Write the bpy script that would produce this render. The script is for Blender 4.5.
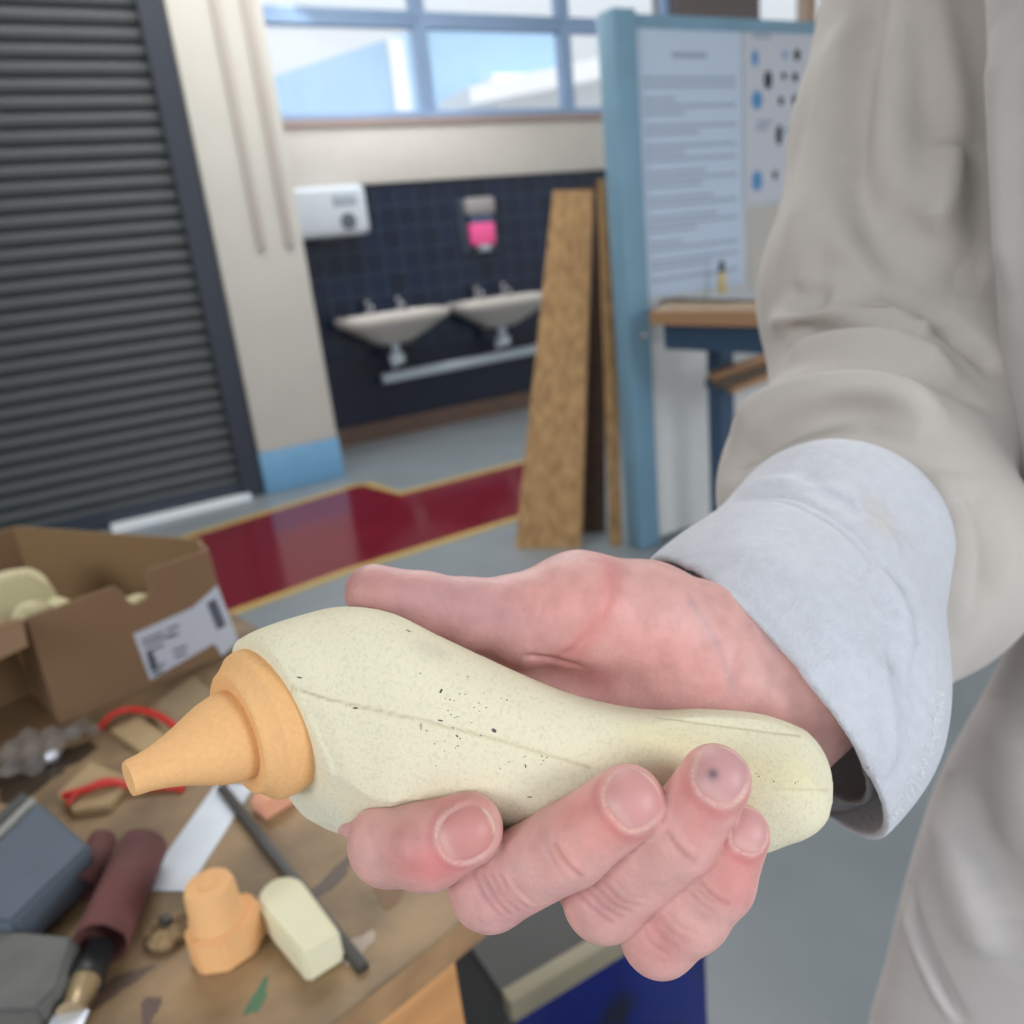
import bpy, bmesh, math, random
import numpy as np
from mathutils import Vector, Matrix
from mathutils.bvhtree import BVHTree
random.seed(7); rng = np.random.default_rng(7)
scene = bpy.context.scene
COL = scene.collection
for o in list(bpy.data.objects): bpy.data.objects.remove(o)

# ---------------------------------------------------------------- camera
FPX = 800.0; CAM_H = 1.30
_roll = math.atan(257/2390); _pitch = math.atan(FPX/2404)
def _basis():
    v = np.array
    fw = v([0, math.cos(_pitch), -math.sin(_pitch)]); r0 = v([1., 0, 0]); u0 = v([0, math.sin(_pitch), math.cos(_pitch)])
    R = math.cos(_roll)*r0 - math.sin(_roll)*u0; U = math.sin(_roll)*r0 + math.cos(_roll)*u0
    w = R*(2050-512) + U*(512-80) + fw*FPX
    y = -math.atan2(w[1], w[0]); c, s = math.cos(y), math.sin(y)
    M = v([[c, -s, 0], [s, c, 0], [0, 0, 1]])
    return M@R, M@U, M@fw
CR, CU, CF = _basis()
CC = np.array([0, 0, CAM_H])
cam = bpy.data.cameras.new('camera'); camo = bpy.data.objects.new('camera', cam); COL.objects.link(camo)
cam.sensor_width = 36; cam.sensor_height = 36; cam.lens = 36*FPX/1024; cam.clip_start = 0.01; cam.clip_end = 200
camo.matrix_world = Matrix(((CR[0], CU[0], -CF[0], CC[0]), (CR[1], CU[1], -CF[1], CC[1]), (CR[2], CU[2], -CF[2], CC[2]), (0, 0, 0, 1)))
cam.dof.use_dof = True; cam.dof.focus_distance = 0.212; cam.dof.aperture_fstop = 28.125/1000/0.0025
scene.camera = camo

# ---------------------------------------------------------------- world and light
w = bpy.data.worlds.new('sky'); scene.world = w; w.use_nodes = True
nt = w.node_tree; bg = nt.nodes['Background']
tc = nt.nodes.new('ShaderNodeTexCoord'); sp = nt.nodes.new('ShaderNodeSeparateXYZ'); rp = nt.nodes.new('ShaderNodeValToRGB')
nt.links.new(tc.outputs['Generated'], sp.inputs[0]); 
mp = nt.nodes.new('ShaderNodeMapRange'); mp.inputs['From Min'].default_value = -0.3; mp.inputs['From Max'].default_value = 1.0
nt.links.new(sp.outputs['Z'], mp.inputs['Value']); nt.links.new(mp.outputs['Result'], rp.inputs['Fac'])
rp.color_ramp.elements[0].position = 0.15; rp.color_ramp.elements[0].color = (0.34, 0.33, 0.32, 1)
rp.color_ramp.elements[1].position = 0.45; rp.color_ramp.elements[1].color = (0.86, 0.93, 1.0, 1)
nt.links.new(rp.outputs['Color'], bg.inputs['Color']); bg.inputs['Strength'].default_value = 0.95

def area(name, loc, target, sx, sy, power, color):
    l = bpy.data.lights.new(name, 'AREA'); l.shape = 'RECTANGLE'; l.size = sx; l.size_y = sy; l.energy = power; l.color = color
    o = bpy.data.objects.new(name, l); COL.objects.link(o); o.location = loc
    o.rotation_euler = (Vector(target)-Vector(loc)).to_track_quat('-Z', 'Y').to_euler(); return o
# added area lamps from the left, behind and overhead; the far one stands at the back windows
area('side_fill_light', (-3.2, -0.6, 2.6), (0.3, 0.6, 0.9), 1.6, 1.4, 52, (0.93, 0.97, 1.0))  # added lamp, gives direction and a rim from the left
area('rear_fill_light', (1.5, -2.1, 1.9), (0.1, 0.3, 1.1), .9, 0.8, 30, (0.94, 0.97, 1.0))  # added lamp behind the viewer, no window built there
area('overhead_fill_light', (1.4, 3.4, 3.9), (1.4, 3.4, 0), 3.0, 2.0, 90, (1.0, 0.97, 0.93))  # added lamp that brightens the far part of the hall
area('far_window_light', (2.9, 5.0, 3.2), (1.6, 2.0, 0.4), 2.6, 0.8, 40, (0.9, 0.95, 1.0))
sl = bpy.data.lights.new('sun', 'SUN'); sl.energy = 2.6; sl.angle = .02; sl.color = (1, .97, .92)
sun = bpy.data.objects.new('sun', sl); COL.objects.link(sun); sun.rotation_euler = (math.radians(32), 0, math.radians(6))
scene.view_settings.view_transform = 'Standard'; scene.view_settings.look = 'None'
scene.view_settings.gamma = 1; scene.view_settings.use_curve_mapping = False
scene.view_settings.exposure = 0.27

# ---------------------------------------------------------------- pixel rays to places
def ray(x, y): return CF + CR*(x-512)/FPX - CU*(y-512)/FPX
def P(x, y, d): return CC + ray(x, y)*d
def PZ(x, y, z=0.0): r = ray(x, y); return CC + r*(z-CAM_H)/r[2]
def PY(x, y, Y): r = ray(x, y); return CC + r*Y/r[1]
def pxy(q):
    q = np.asarray(q)-CC; d = q@CF
    return 512+FPX*(q@CR)/d, 512-FPX*(q@CU)/d, d

# ---------------------------------------------------------------- materials
def lin(c):
    return tuple(((v/12.92) if v <= 0.04045 else ((v+0.055)/1.055)**2.4) for v in c)
MATS = {}
def mat(name, rgb, rough=0.6, metal=0.0, var=0.0, vscale=8.0, rgb2=None, bump=0.0, bscale=60.0, spec=0.5, coat=0.0, sss=0.0, attr=False, transmission=0.0, alpha=1.0, stretch=None, detail=5.0, sheen=0.0, contrast=(0.35, 0.65)):
    """rgb in display (sRGB) 0..1"""
    m = bpy.data.materials.new(name); m.use_nodes = True; n = m.node_tree; b = n.nodes['Principled BSDF']
    c = lin(rgb)+(1,); b.inputs['Base Color'].default_value = c
    b.inputs['Roughness'].default_value = rough; b.inputs['Metallic'].default_value = metal
    b.inputs['Specular IOR Level'].default_value = spec; b.inputs['Coat Weight'].default_value = coat
    b.inputs['Transmission Weight'].default_value = transmission; b.inputs['Alpha'].default_value = alpha
    if sheen: b.inputs['Sheen Weight'].default_value = sheen
    if sss:
        b.inputs['Subsurface Weight'].default_value = sss; b.inputs['Subsurface Radius'].default_value = (1.0, 0.35, 0.2); b.inputs['Subsurface Scale'].default_value = 0.003
    t = n.nodes.new('ShaderNodeTexCoord'); mpn = n.nodes.new('ShaderNodeMapping'); n.links.new(t.outputs['Object'], mpn.inputs['Vector'])
    if stretch: mpn.inputs['Scale'].default_value = stretch
    src = None
    if attr:
        a = n.nodes.new('ShaderNodeAttribute'); a.attribute_name = 'tint'; src = a.outputs['Color']
    if var or rgb2:
        no = n.nodes.new('ShaderNodeTexNoise'); no.inputs['Scale'].default_value = vscale; no.inputs['Detail'].default_value = detail
        n.links.new(mpn.outputs['Vector'], no.inputs['Vector'])
        r = n.nodes.new('ShaderNodeValToRGB'); r.color_ramp.elements[0].position = contrast[0]; r.color_ramp.elements[1].position = contrast[1]
        if rgb2: c2 = lin(rgb2)+(1,)
        else: c2 = tuple(max(0, v*(1-var)) for v in c[:3])+(1,)
        if attr:
            r.color_ramp.elements[0].color = (1-var, 1-var, 1-var, 1); r.color_ramp.elements[1].color = (1, 1, 1, 1)
            n.links.new(no.outputs['Fac'], r.inputs['Fac'])
            mx = n.nodes.new('ShaderNodeMix'); mx.data_type = 'RGBA'; mx.blend_type = 'MULTIPLY'; mx.inputs[0].default_value = 1
            n.links.new(src, mx.inputs[6]); n.links.new(r.outputs['Color'], mx.inputs[7]); src = mx.outputs[2]
        else:
            r.color_ramp.elements[0].color = c2; r.color_ramp.elements[1].color = c
            n.links.new(no.outputs['Fac'], r.inputs['Fac']); src = r.outputs['Color']
    if src is not None: n.links.new(src, b.inputs['Base Color'])
    if bump:
        nb = n.nodes.new('ShaderNodeTexNoise'); nb.inputs['Scale'].default_value = bscale; nb.inputs['Detail'].default_value = 4
        n.links.new(mpn.outputs['Vector'], nb.inputs['Vector'])
        bu = n.nodes.new('ShaderNodeBump'); bu.inputs['Strength'].default_value = 1.0; bu.inputs['Distance'].default_value = bump
        n.links.new(nb.outputs['Fac'], bu.inputs['Height']); n.links.new(bu.outputs['Normal'], b.inputs['Normal'])
    MATS[name] = m
    return m

# ---------------------------------------------------------------- object helpers
def tag(o, label=None, cat=None, group=None, kind=None):
    if label: o['label'] = label
    if cat: o['category'] = cat
    if group: o['group'] = group
    if kind: o['kind'] = kind
    return o
def link(name, me, m, parent=None, smooth=False):
    if m is not None: me.materials.append(m)
    if smooth:
        me.polygons.foreach_set('use_smooth', [True]*len(me.polygons))
    o = bpy.data.objects.new(name, me); COL.objects.link(o)
    if parent is not None: o.parent = parent; o.matrix_parent_inverse = parent.matrix_world.inverted()
    return o
def raw(name, V, Fc, m, parent=None, smooth=False):
    me = bpy.data.meshes.new(name); me.from_pydata([tuple(map(float, v)) for v in V], [], Fc); me.update()
    return link(name, me, m, parent, smooth)
def empty(name, loc, label=None, cat=None, group=None, rz=0, kind=None):
    o = bpy.data.objects.new(name, None); COL.objects.link(o); o.location = tuple(map(float, loc)); o.rotation_euler = (0, 0, rz)
    bpy.context.view_layer.update()
    return tag(o, label, cat, group, kind)
def recalc(bm): bmesh.ops.recalc_face_normals(bm, faces=bm.faces[:])
def bobj(name, bm, m, parent=None, smooth=False, auto=None):
    recalc(bm); me = bpy.data.meshes.new(name); bm.to_mesh(me); bm.free()
    o = link(name, me, m, parent, smooth or auto is not None)
    if auto is not None: me.set_sharp_from_angle(angle=math.radians(auto))
    return o
def box_bm(bm, c, s, rot=None, bev=0.0, seg=2):
    r = bmesh.ops.create_cube(bm, size=1.0); vs = r['verts']
    M = Matrix.Translation(Vector(tuple(map(float, c)))) @ (rot.to_4x4() if rot is not None else Matrix.Identity(4)) @ Matrix.Diagonal(Vector((s[0], s[1], s[2], 1)))
    bmesh.ops.transform(bm, matrix=M, verts=vs)
    if bev:
        es = list({e for v in vs for e in v.link_edges})
        bmesh.ops.bevel(bm, geom=es, offset=bev, segments=seg, affect='EDGES', profile=0.5)
def box(name, lo, hi, m, parent=None, bev=0.0, rot=None, seg=2):
    bm = bmesh.new(); lo = np.array(lo, float); hi = np.array(hi, float)
    box_bm(bm, (lo+hi)/2, hi-lo, rot, bev, seg); return bobj(name, bm, m, parent, auto=35 if bev else None)
def obox(name, c, s, m, parent=None, rot=None, bev=0.0, seg=2):
    bm = bmesh.new(); box_bm(bm, c, s, rot, bev, seg); return bobj(name, bm, m, parent, auto=35 if bev else None)
def frame_from(zdir):
    z = Vector(zdir).normalized(); return z.to_track_quat('Z', 'Y').to_matrix()
def lathe(name, prof, m, parent=None, origin=(0, 0, 0), axis=(0, 0, 1), seg=48, auto=40, closed=True):
    R3 = frame_from(axis); V = []; Fc = []; o = Vector(tuple(map(float, origin)))
    for (r, h) in prof:
        for k in range(seg):
            t = 2*math.pi*k/seg; V.append(o + R3 @ Vector((r*math.cos(t), r*math.sin(t), h)))
    for i in range(len(prof)-1):
        for k in range(seg):
            a = i*seg+k; b = i*seg+(k+1) % seg; Fc.append((a, b, b+seg, a+seg))
    if closed:
        Fc.append(tuple(range(seg))[::-1]); Fc.append(tuple(range((len(prof)-1)*seg, len(prof)*seg)))
    me = bpy.data.meshes.new(name); me.from_pydata(V, [], Fc); 
    bm = bmesh.new(); bm.from_mesh(me); bpy.data.meshes.remove(me)
    return bobj(name, bm, m, parent, auto=auto)
def tube(name, pts, r, m, parent=None, seg=10, cyc=False):
    pts = [Vector(tuple(map(float, p))) for p in pts]; n = len(pts); V = []; Fc = []
    rs = r if hasattr(r, '__len__') else [r]*n
    for i, p in enumerate(pts):
        t = (pts[(i+1) % n] - pts[i-1]) if (cyc or 0 < i < n-1) else (pts[1]-pts[0] if i == 0 else pts[-1]-pts[-2])
        Rm = t.normalized().to_track_quat('Z', 'Y').to_matrix()
        for k in range(seg):
            a = 2*math.pi*k/seg; V.append(p + Rm @ Vector((rs[i]*math.cos(a), rs[i]*math.sin(a), 0)))
    for i in range(n if cyc else n-1):
        j = (i+1) % n
        for k in range(seg):
            k2 = (k+1) % seg; Fc.append((i*seg+k, i*seg+k2, j*seg+k2, j*seg+k))
    if not cyc: Fc.append(tuple(range(seg))[::-1]); Fc.append(tuple((n-1)*seg+k for k in range(seg)))
    me = bpy.data.meshes.new(name); me.from_pydata(V, [], Fc)
    bm = bmesh.new(); bm.from_mesh(me); bpy.data.meshes.remove(me)
    return bobj(name, bm, m, parent, auto=50)
def spline(pts, n):
    pts = np.array(pts, float); k = len(pts); out = []
    for i in range(n):
        u = i/(n-1)*(k-1); j = min(int(u), k-2); t = u-j
        p0 = pts[max(j-1, 0)]; p1 = pts[j]; p2 = pts[j+1]; p3 = pts[min(j+2, k-1)]
        out.append(0.5*((2*p1)+(-p0+p2)*t+(2*p0-5*p1+4*p2-p3)*t*t+(-p0+3*p1-3*p2+p3)*t**3))
    return np.array(out)
def prism(name, pts, zlo, zhi, m, parent=None, bev=0.0):
    """extruded outline lying flat (list of world xy)"""
    bm = bmesh.new(); vs = [bm.verts.new((float(p[0]), float(p[1]), zlo)) for p in pts]
    f = bm.faces.new(vs); r = bmesh.ops.extrude_face_region(bm, geom=[f])
    bmesh.ops.translate(bm, vec=(0, 0, zhi-zlo), verts=[v for v in r['geom'] if isinstance(v, bmesh.types.BMVert)])
    if bev: bmesh.ops.bevel(bm, geom=bm.edges[:], offset=bev, segments=2, affect='EDGES')
    return bobj(name, bm, m, parent, auto=35)
def slab(name, pts, nrm, th, m, parent=None, bev=0.0):
    """extruded planar outline of 3d points along nrm by th"""
    bm = bmesh.new(); vs = [bm.verts.new(tuple(map(float, p))) for p in pts]
    f = bm.faces.new(vs); r = bmesh.ops.extrude_face_region(bm, geom=[f]); nv = Vector(tuple(map(float, nrm))).normalized()*th
    bmesh.ops.translate(bm, vec=nv, verts=[v for v in r['geom'] if isinstance(v, bmesh.types.BMVert)])
    if bev: bmesh.ops.bevel(bm, geom=bm.edges[:], offset=bev, segments=2, affect='EDGES')
    return bobj(name, bm, m, parent, auto=35 if bev else None)
# ================================================================ the hall
WY = 5.76      # back wall of the wash area
SY = 4.97      # shutter plane
m_floor = mat('painted_floor_grey', (0.50, 0.53, 0.55), rough=0.32, var=0.12, vscale=3, bump=0.0006, bscale=25)
m_red = mat('painted_floor_red', (0.43, 0.10, 0.16), rough=0.14, var=0.15, vscale=5)
m_yellow = mat('painted_line_yellow', (0.72, 0.62, 0.36), rough=0.4, var=0.15, vscale=20)
m_white = mat('white_wall_paint', (0.80, 0.79, 0.76), rough=0.6, var=0.04, vscale=4)
m_cream = mat('cream_sill_paint', (0.83, 0.81, 0.78), rough=0.6, var=0.04)
m_navy = mat('navy_paint', (0.09, 0.12, 0.20), rough=0.45, var=0.2)
m_blueframe = mat('blue_grey_frame', (0.60, 0.71, 0.85), rough=0.5, var=0.06)  # lightened so the backlit frames carry the window glare
m_blue_plinth = mat('light_blue_plinth_paint', (0.45, 0.65, 0.80), rough=0.5, var=0.06)
m_trunk = mat('cable_trunking', (0.74, 0.71, 0.68), rough=0.5)
m_skirt = mat('brown_skirting', (0.42, 0.33, 0.28), rough=0.5, var=0.2)
m_shut = mat('shutter_slat_grey', (0.29, 0.31, 0.32), rough=0.5, metal=0.2, var=0.12, vscale=5, stretch=(1, 1, 14))
m_shutdark = mat('shutter_guide_dark', (0.17, 0.20, 0.25), rough=0.5)
m_glass = mat('window_glass', (0.9, 0.95, 1.0), rough=0.02, alpha=0.12)
m_brownwall = mat('brown_grey_pier_paint', (0.50, 0.46, 0.46), rough=0.7)

def struct(o): return tag(o, kind='structure')
struct(box('floor', (-7, -2.5, -0.1), (9, 6.4, 0), m_floor))
# painted walkway
redpts = [PZ(*q) for q in [(120, 566), (171, 542), (350, 487), (366, 484), (400, 494), (520, 463), (560, 453)]]
low = [PZ(*q) for q in [(560, 506), (510, 521), (350, 571), (236, 612), (150, 642)]]
struct(prism('trim_1', redpts+low, 0.0, 0.003, m_red))
def ribbon(name, pts, wd, z0, z1, m):
    pts = [np.array(p[:2]) for p in pts]; L = []; Rr = []
    for i, p in enumerate(pts):
        t = pts[min(i+1, len(pts)-1)]-pts[max(i-1, 0)]; t = t/np.linalg.norm(t); n = np.array([-t[1], t[0]])
        L.append(p+n*wd/2); Rr.append(p-n*wd/2)
    return prism(name, L+Rr[::-1], z0, z1, m)
struct(ribbon('trim_2', redpts, 0.06, 0.0, 0.005, m_yellow))
struct(ribbon('trim_3', low, 0.05, 0.0, 0.005, m_yellow))

# roller shutter: ribbed curtain, guide and bottom rail
sh = empty('door_1', (-1.0, SY, 0)); struct(sh)
bm = bmesh.new(); x0, x1 = -5.2, 0.84; pitch_ = 0.078; prof = []
z = 0.06
while z < 3.6:
    for k in range(6):
        a = k/6; prof.append((SY-0.012*math.sin(math.pi*a)**0.7, z+pitch_*0.9*a))
    prof.append((SY+0.012, z+pitch_*0.93)); z += pitch_
vs = [[bm.verts.new((x, p[0], p[1])) for p in prof] for x in (x0, x1)]
for i in range(len(prof)-1): bm.faces.new((vs[0][i], vs[1][i], vs[1][i+1], vs[0][i+1]))
struct(bobj('slat_curtain', bm, m_shut, sh, auto=60))
struct(box('guide_rail', (0.80, SY-0.06, 0.0), (0.925, SY+0.06, 3.6), m_shutdark, sh))
struct(box('bottom_rail', (x0, SY-0.03, 0.0), (0.80, SY+0.03, 0.11), m_shutdark, sh))
# daylight coming in under the shutter, put in as a pale strip on the floor
m_daystrip = mat('daylight_strip_white', (0.93, 0.95, 0.97), rough=0.35, metal=0.0)
t0 = PZ(112, 531); t1 = PZ(250, 497)
struct(prism('daylight_strip', [t0+[0, -.05, 0], t1+[0, -.05, 0], [t1[0], SY-.035, 0], [t0[0], SY-.035, 0]], 0.0, 0.03, m_daystrip, sh))

# pillar between shutter and wash area
pil = empty('trim_4', (1.2, SY+0.1, 0)); struct(pil)
pA = (0.905, SY-0.05); pB = (1.50, SY+0.18)
px0, px1 = 0.935, 1.43
struct(box('pillar_shaft', (px0, SY-0.08, 0.26), (px1, WY+0.02, 3.7), m_white, pil, bev=0.01))
struct(box('pillar_plinth', (px0-0.004, SY-0.084, 0.0), (px1+0.004, WY+0.02, 0.26), m_blue_plinth, pil, bev=0.008))
struct(box('trunking', (1.16, SY-0.105, 1.42), (1.20, SY-0.078, 3.7), m_trunk, pil, bev=0.004))
struct(box('trunking', (1.32, SY-0.10, 1.42), (1.37, SY-0.078, 3.7), m_trunk, pil, bev=0.004))

# wash wall
bz0, bz1 = 1.80, 2.17
struct(box('wall_back', (1.4, WY, 0.0), (7.5, WY+0.2, bz0), m_navy))
struct(box('wall_band', (1.4, WY-0.05, bz0), (7.5, WY+0.2, bz1), m_cream)) if False else None
bb = box('trim_5', (1.4, WY-0.05, bz0), (7.5, WY+0.2, bz1), m_cream, bev=0.01); struct(bb)
struct(box('trim_6', (1.4, WY-0.07, bz1), (7.5, WY+0.2, bz1+0.045), mat('window_sill_brown', (0.67, 0.59, 0.57), rough=0.6)))
struct(box('baseboard_back', (1.4, WY-0.03, 0.0), (7.5, WY, 0.13), m_skirt))
# tiles: navy glazed tiles with pale grout lines above 0.5 m
mt = bpy.data.materials.new('navy_wall_tiles'); mt.use_nodes = True; n = mt.node_tree; b = n.nodes['Principled BSDF']
t = n.nodes.new('ShaderNodeTexCoord'); sx = n.nodes.new('ShaderNodeSeparateXYZ'); n.links.new(t.outputs['Object'], sx.inputs[0])
cb = n.nodes.new('ShaderNodeCombineXYZ'); n.links.new(sx.outputs['X'], cb.inputs['X']); n.links.new(sx.outputs['Z'], cb.inputs['Y'])
br = n.nodes.new('ShaderNodeTexBrick'); n.links.new(cb.outputs[0], br.inputs['Vector']); br.offset = 0
br.inputs['Color1'].default_value = lin((0.08, 0.13, 0.23))+(1,); br.inputs['Color2'].default_value = lin((0.05, 0.09, 0.17))+(1,)
br.inputs['Mortar'].default_value = lin((0.18, 0.24, 0.31))+(1,); br.inputs['Scale'].default_value = 1.0
br.inputs['Brick Width'].default_value = 0.15; br.inputs['Row Height'].default_value = 0.15; br.inputs['Mortar Size'].default_value = 0.005
n.links.new(br.outputs['Color'], b.inputs['Base Color']); b.inputs['Roughness'].default_value = 0.25
struct(box('trim_7', (1.4, WY-0.015, 0.62), (7.5, WY, bz0), mt))
struct(box('trim_8', (1.47, WY-0.10, 0.0), (1.58, WY-0.0, bz0-.02), mat('dark_corner_pipe_casing', (0.10, 0.12, 0.17), rough=.5)))

# windows above: blue-grey frames, each its own window
def window(i, xa, xb, za, zb, bar=0.05):
    r = empty('window_%d' % i, ((xa+xb)/2, WY, za)); struct(r)
    bm = bmesh.new(); W = xb-xa; Hh = zb-za; cx = (xa+xb)/2; cz = (za+zb)/2
    for (c, s) in (((cx, WY+.02, za+bar/2), (W, .09, bar)), ((cx, WY+.02, zb-bar/2), (W, .09, bar)), ((xa+bar/2, WY+.02, cz), (bar, .088, Hh)), ((xb-bar/2, WY+.02, cz), (bar, .088, Hh))):
        box_bm(bm, c, s, bev=0.006)
    struct(bobj('window_frame', bm, m_blueframe, r, auto=35))
    struct(box('window_pane', (xa+bar*.8, WY+.02, za+bar*.8), (xb-bar*.8, WY+.028, zb-bar*.8), m_glass, r))
zb0 = bz1+0.045
xm1 = PY(424, 70, WY)[0]; xm2 = PY(566, 70, WY)[0]
cols = [(1.44, xm1), (xm1, xm2), (xm2, 5.02), (5.95, 7.1)]
k = 1
for (xa, xb) in cols:
    window(k, xa, xb, zb0, 2.84); k += 1
    window(k, xa, xb, 2.84, 3.55); k += 1
# opening vents latches on the sill
for x in (2.0, 2.45, 3.0, 3.5):
    pass
struct(box('trim_9', (1.4, WY-0.02, 3.55), (7.5, WY+0.2, 3.75), m_blueframe))
struct(box('trim_10', (5.02, WY-0.10, 0.0), (5.95, WY+0.2, 3.6), m_brownwall))
struct(box('trim_11', (6.62, WY-0.04, 2.2), (6.72, WY+0.1, 3.55), mat('tan_mullion', (0.80, 0.68, 0.58), rough=.6)))
struct(box('ceiling', (-7, -2.5, 3.95), (9, 6.0, 4.05), m_white))
struct(box('wall_left', (-7.1, -2.5, 0), (-7, 6.4, 4.0), m_white))
# building outside the windows
out = empty('neighbouring_building', (3.5, 14, 0), 'pale blue clad building outside seen through the high windows', 'building')
m_out = mat('pale_blue_cladding', (0.64, 0.79, 0.92), rough=0.7, var=0.1, vscale=3, stretch=(4, 1, 0.3))
m_roof = mat('white_roof_sheet', (0.95, 0.96, 0.97), rough=0.7)
q = lambda x, y: PY(x, y, 14.0)
a, b_, c, d = q(250, 84), q(420, 28), q(700, 10), q(700, 170)
e = q(230, 170)
slab('gable_wall', [[e[0], 14, 0.5], [a[0], 14, a[2]], [b_[0], 14, b_[2]], [9.6, 14, b_[2]+.15], [9.6, 14, .5]], (0, 1, 0), 3.0, m_out, out)
pz = q(430, 82); pz2 = q(560, 55)
slab('lower_roof', [[pz[0], 12.6, pz[2]-.35], [pz2[0]+3, 12.6, pz2[2]+.2], [pz2[0]+3, 12.6, pz2[2]-.2], [pz[0], 12.6, pz[2]-.6]], (0, 1, 0), 1.2, m_roof, out)
p1_ = q(385, 40); p2_ = q(410, 110)
box('white_downpipe_panel', (p1_[0], 13.9, 2.0), (p2_[0], 14.0, p1_[2]), m_roof, out)
box('white_wall', (q(480, 80)[0], 13.5, 1.0), (q(700, 80)[0], 14.0, q(520, 80)[2]), m_roof, out)
box('outside_ground', (-10, 6.2, -0.2), (20, 30, -0.12), mat('outside_paving', (0.7, 0.7, 0.7)), None)
o = bpy.data.objects['outside_ground']; struct(o)

# ================================================================ wash area
m_cer = mat('white_ceramic', (0.78, 0.755, 0.73), rough=0.2, coat=0.4)
m_whp = mat('white_plastic', (0.80, 0.84, 0.87), rough=0.35)
m_chrome = mat('chrome', (0.8, 0.8, 0.82), rough=0.15, metal=1)
m_greyp = mat('grey_plastic', (0.62, 0.66, 0.70), rough=0.4)
def basin(cx, cz, label):
    r = empty('wash_basin', (cx, WY-0.02, cz-0.2), label, 'wash basin', 'wall hung wash basins on the navy tiles')
    # bowl: outer shell lofted of D-shaped rings, with a hollow
    W = 0.41; D = 0.46; V = []; Fc = []; N = 40
    def ring(sw, sd, z, off=0.0):
        out = []
        for i in range(N):
            t = 2*math.pi*i/N; x = math.copysign(abs(math.cos(t))**0.6, math.cos(t)); y = math.copysign(abs(math.sin(t))**0.6, math.sin(t))
            out.append((cx+x*W*sw, WY-0.03-D/2+(y*D/2*sd)+off, cz+z))
        return out
    rings = [ring(.30, .35, -.22, .06), ring(.42, .5, -.19, .05), ring(.72, .8, -.12, .03), ring(.93, .95, -.07, .01), ring(1, 1, -.05), ring(1, 1, -.005), ring(.98, .98, 0),
             ring(.84, .72, -.004, -.04), ring(.80, .68, -.02, -.04), ring(.66, .55, -.10, -.03), ring(.3, .25, -.13, -.02), ring(.05, .05, -.132, -.02)]
    for rg in rings: V += rg
    for i in range(len(rings)-1):
        for k in range(N): Fc.append((i*N+k, i*N+(k+1) % N, (i+1)*N+(k+1) % N, (i+1)*N+k))
    Fc.append(tuple(range(N))[::-1]); Fc.append(tuple((len(rings)-1)*N+k for k in range(N)))
    raw('bowl', V, Fc, m_cer, r, True)
    for s in (-1, 1):
        tp = lathe('tap', [(.018, 0), (.018, .035), (.012, .04), (.012, .07), (.024, .075), (.024, .095), (.01, .10)], m_chrome, r, (cx+s*.12, WY-.09, cz), seg=20)
        tube('spout', [(cx+s*.12, WY-.09, cz+.045), (cx+s*.12, WY-.14, cz+.06), (cx+s*.12, WY-.18, cz+.05), (cx+s*.12, WY-.185, cz+.03)], .009, m_chrome, tp, 10)
    lathe('waste_trap', [(.03, -.22), (.028, -.29), (.055, -.295), (.055, -.36), (.03, -.365), (.02, -.37)], m_whp, r, (cx, WY-.22, cz), seg=24)
    tube('waste_pipe', [(cx, WY-.22, cz-.33), (cx, WY-.12, cz-.34), (cx+.02, WY-.09, cz-.37), (cx+.02, WY-.09, cz-.405)], .02, m_whp, r, 12)
    return r
b1 = PY(392, 312, WY-.25); b2 = PY(500, 292, WY-.25)
basin(b1[0], 0.93, 'white ceramic wash basin below the hand dryer, nearer the pillar')
basin(b2[0], 0.93, 'white ceramic wash basin next to the leaning chipboard sheets')
pa = PY(388, 385, WY-.1); pb = PY(535, 362, WY-.1)
wp = tube('waste_pipe_run', [(pa[0]-.02, WY-.06, .45), (pb[0]+.3, WY-.06, .47)], .04, m_whp, None, 16)
tag(wp, 'long white waste pipe running along the dark wall under both basins', 'pipe')
# hand dryer
d0 = PY(294, 241, WY-.16); d1 = PY(362, 184, WY-.16)
hd = empty('hand_dryer', ((d0[0]+d1[0])/2, WY-.02, 1.5), 'white rounded electric hand dryer on the dark tiled wall by the pillar', 'hand dryer')
cxd = (d0[0]+d1[0])/2; wd = abs(d1[0]-d0[0])*1.0
box('casing', (d0[0], WY-.22, d0[2]), (d1[0], WY-.016, d1[2]), mat('dryer_casing', (.78, .81, .84), rough=.3), hd, bev=.045, seg=4)
box('label_panel', (cxd+.02, WY-.2235, 1.66), (cxd+.19, WY-.216, 1.73), m_greyp, hd, bev=.004)
lathe('sensor_button', [(.055, 0), (.055, .008), (.03, .012), (.025, .008), (.008, .008)], mat('dryer_button', (.35, .38, .42)), hd, (cxd+.11, WY-.218, 1.56), (0, -1, 0), 24)
box('air_outlet', (cxd-.1, WY-.17, d0[2]-.025), (cxd+.08, WY-.08, d0[2]+.01), mat('dryer_outlet', (.25, .26, .28)), hd, bev=.008)
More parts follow.
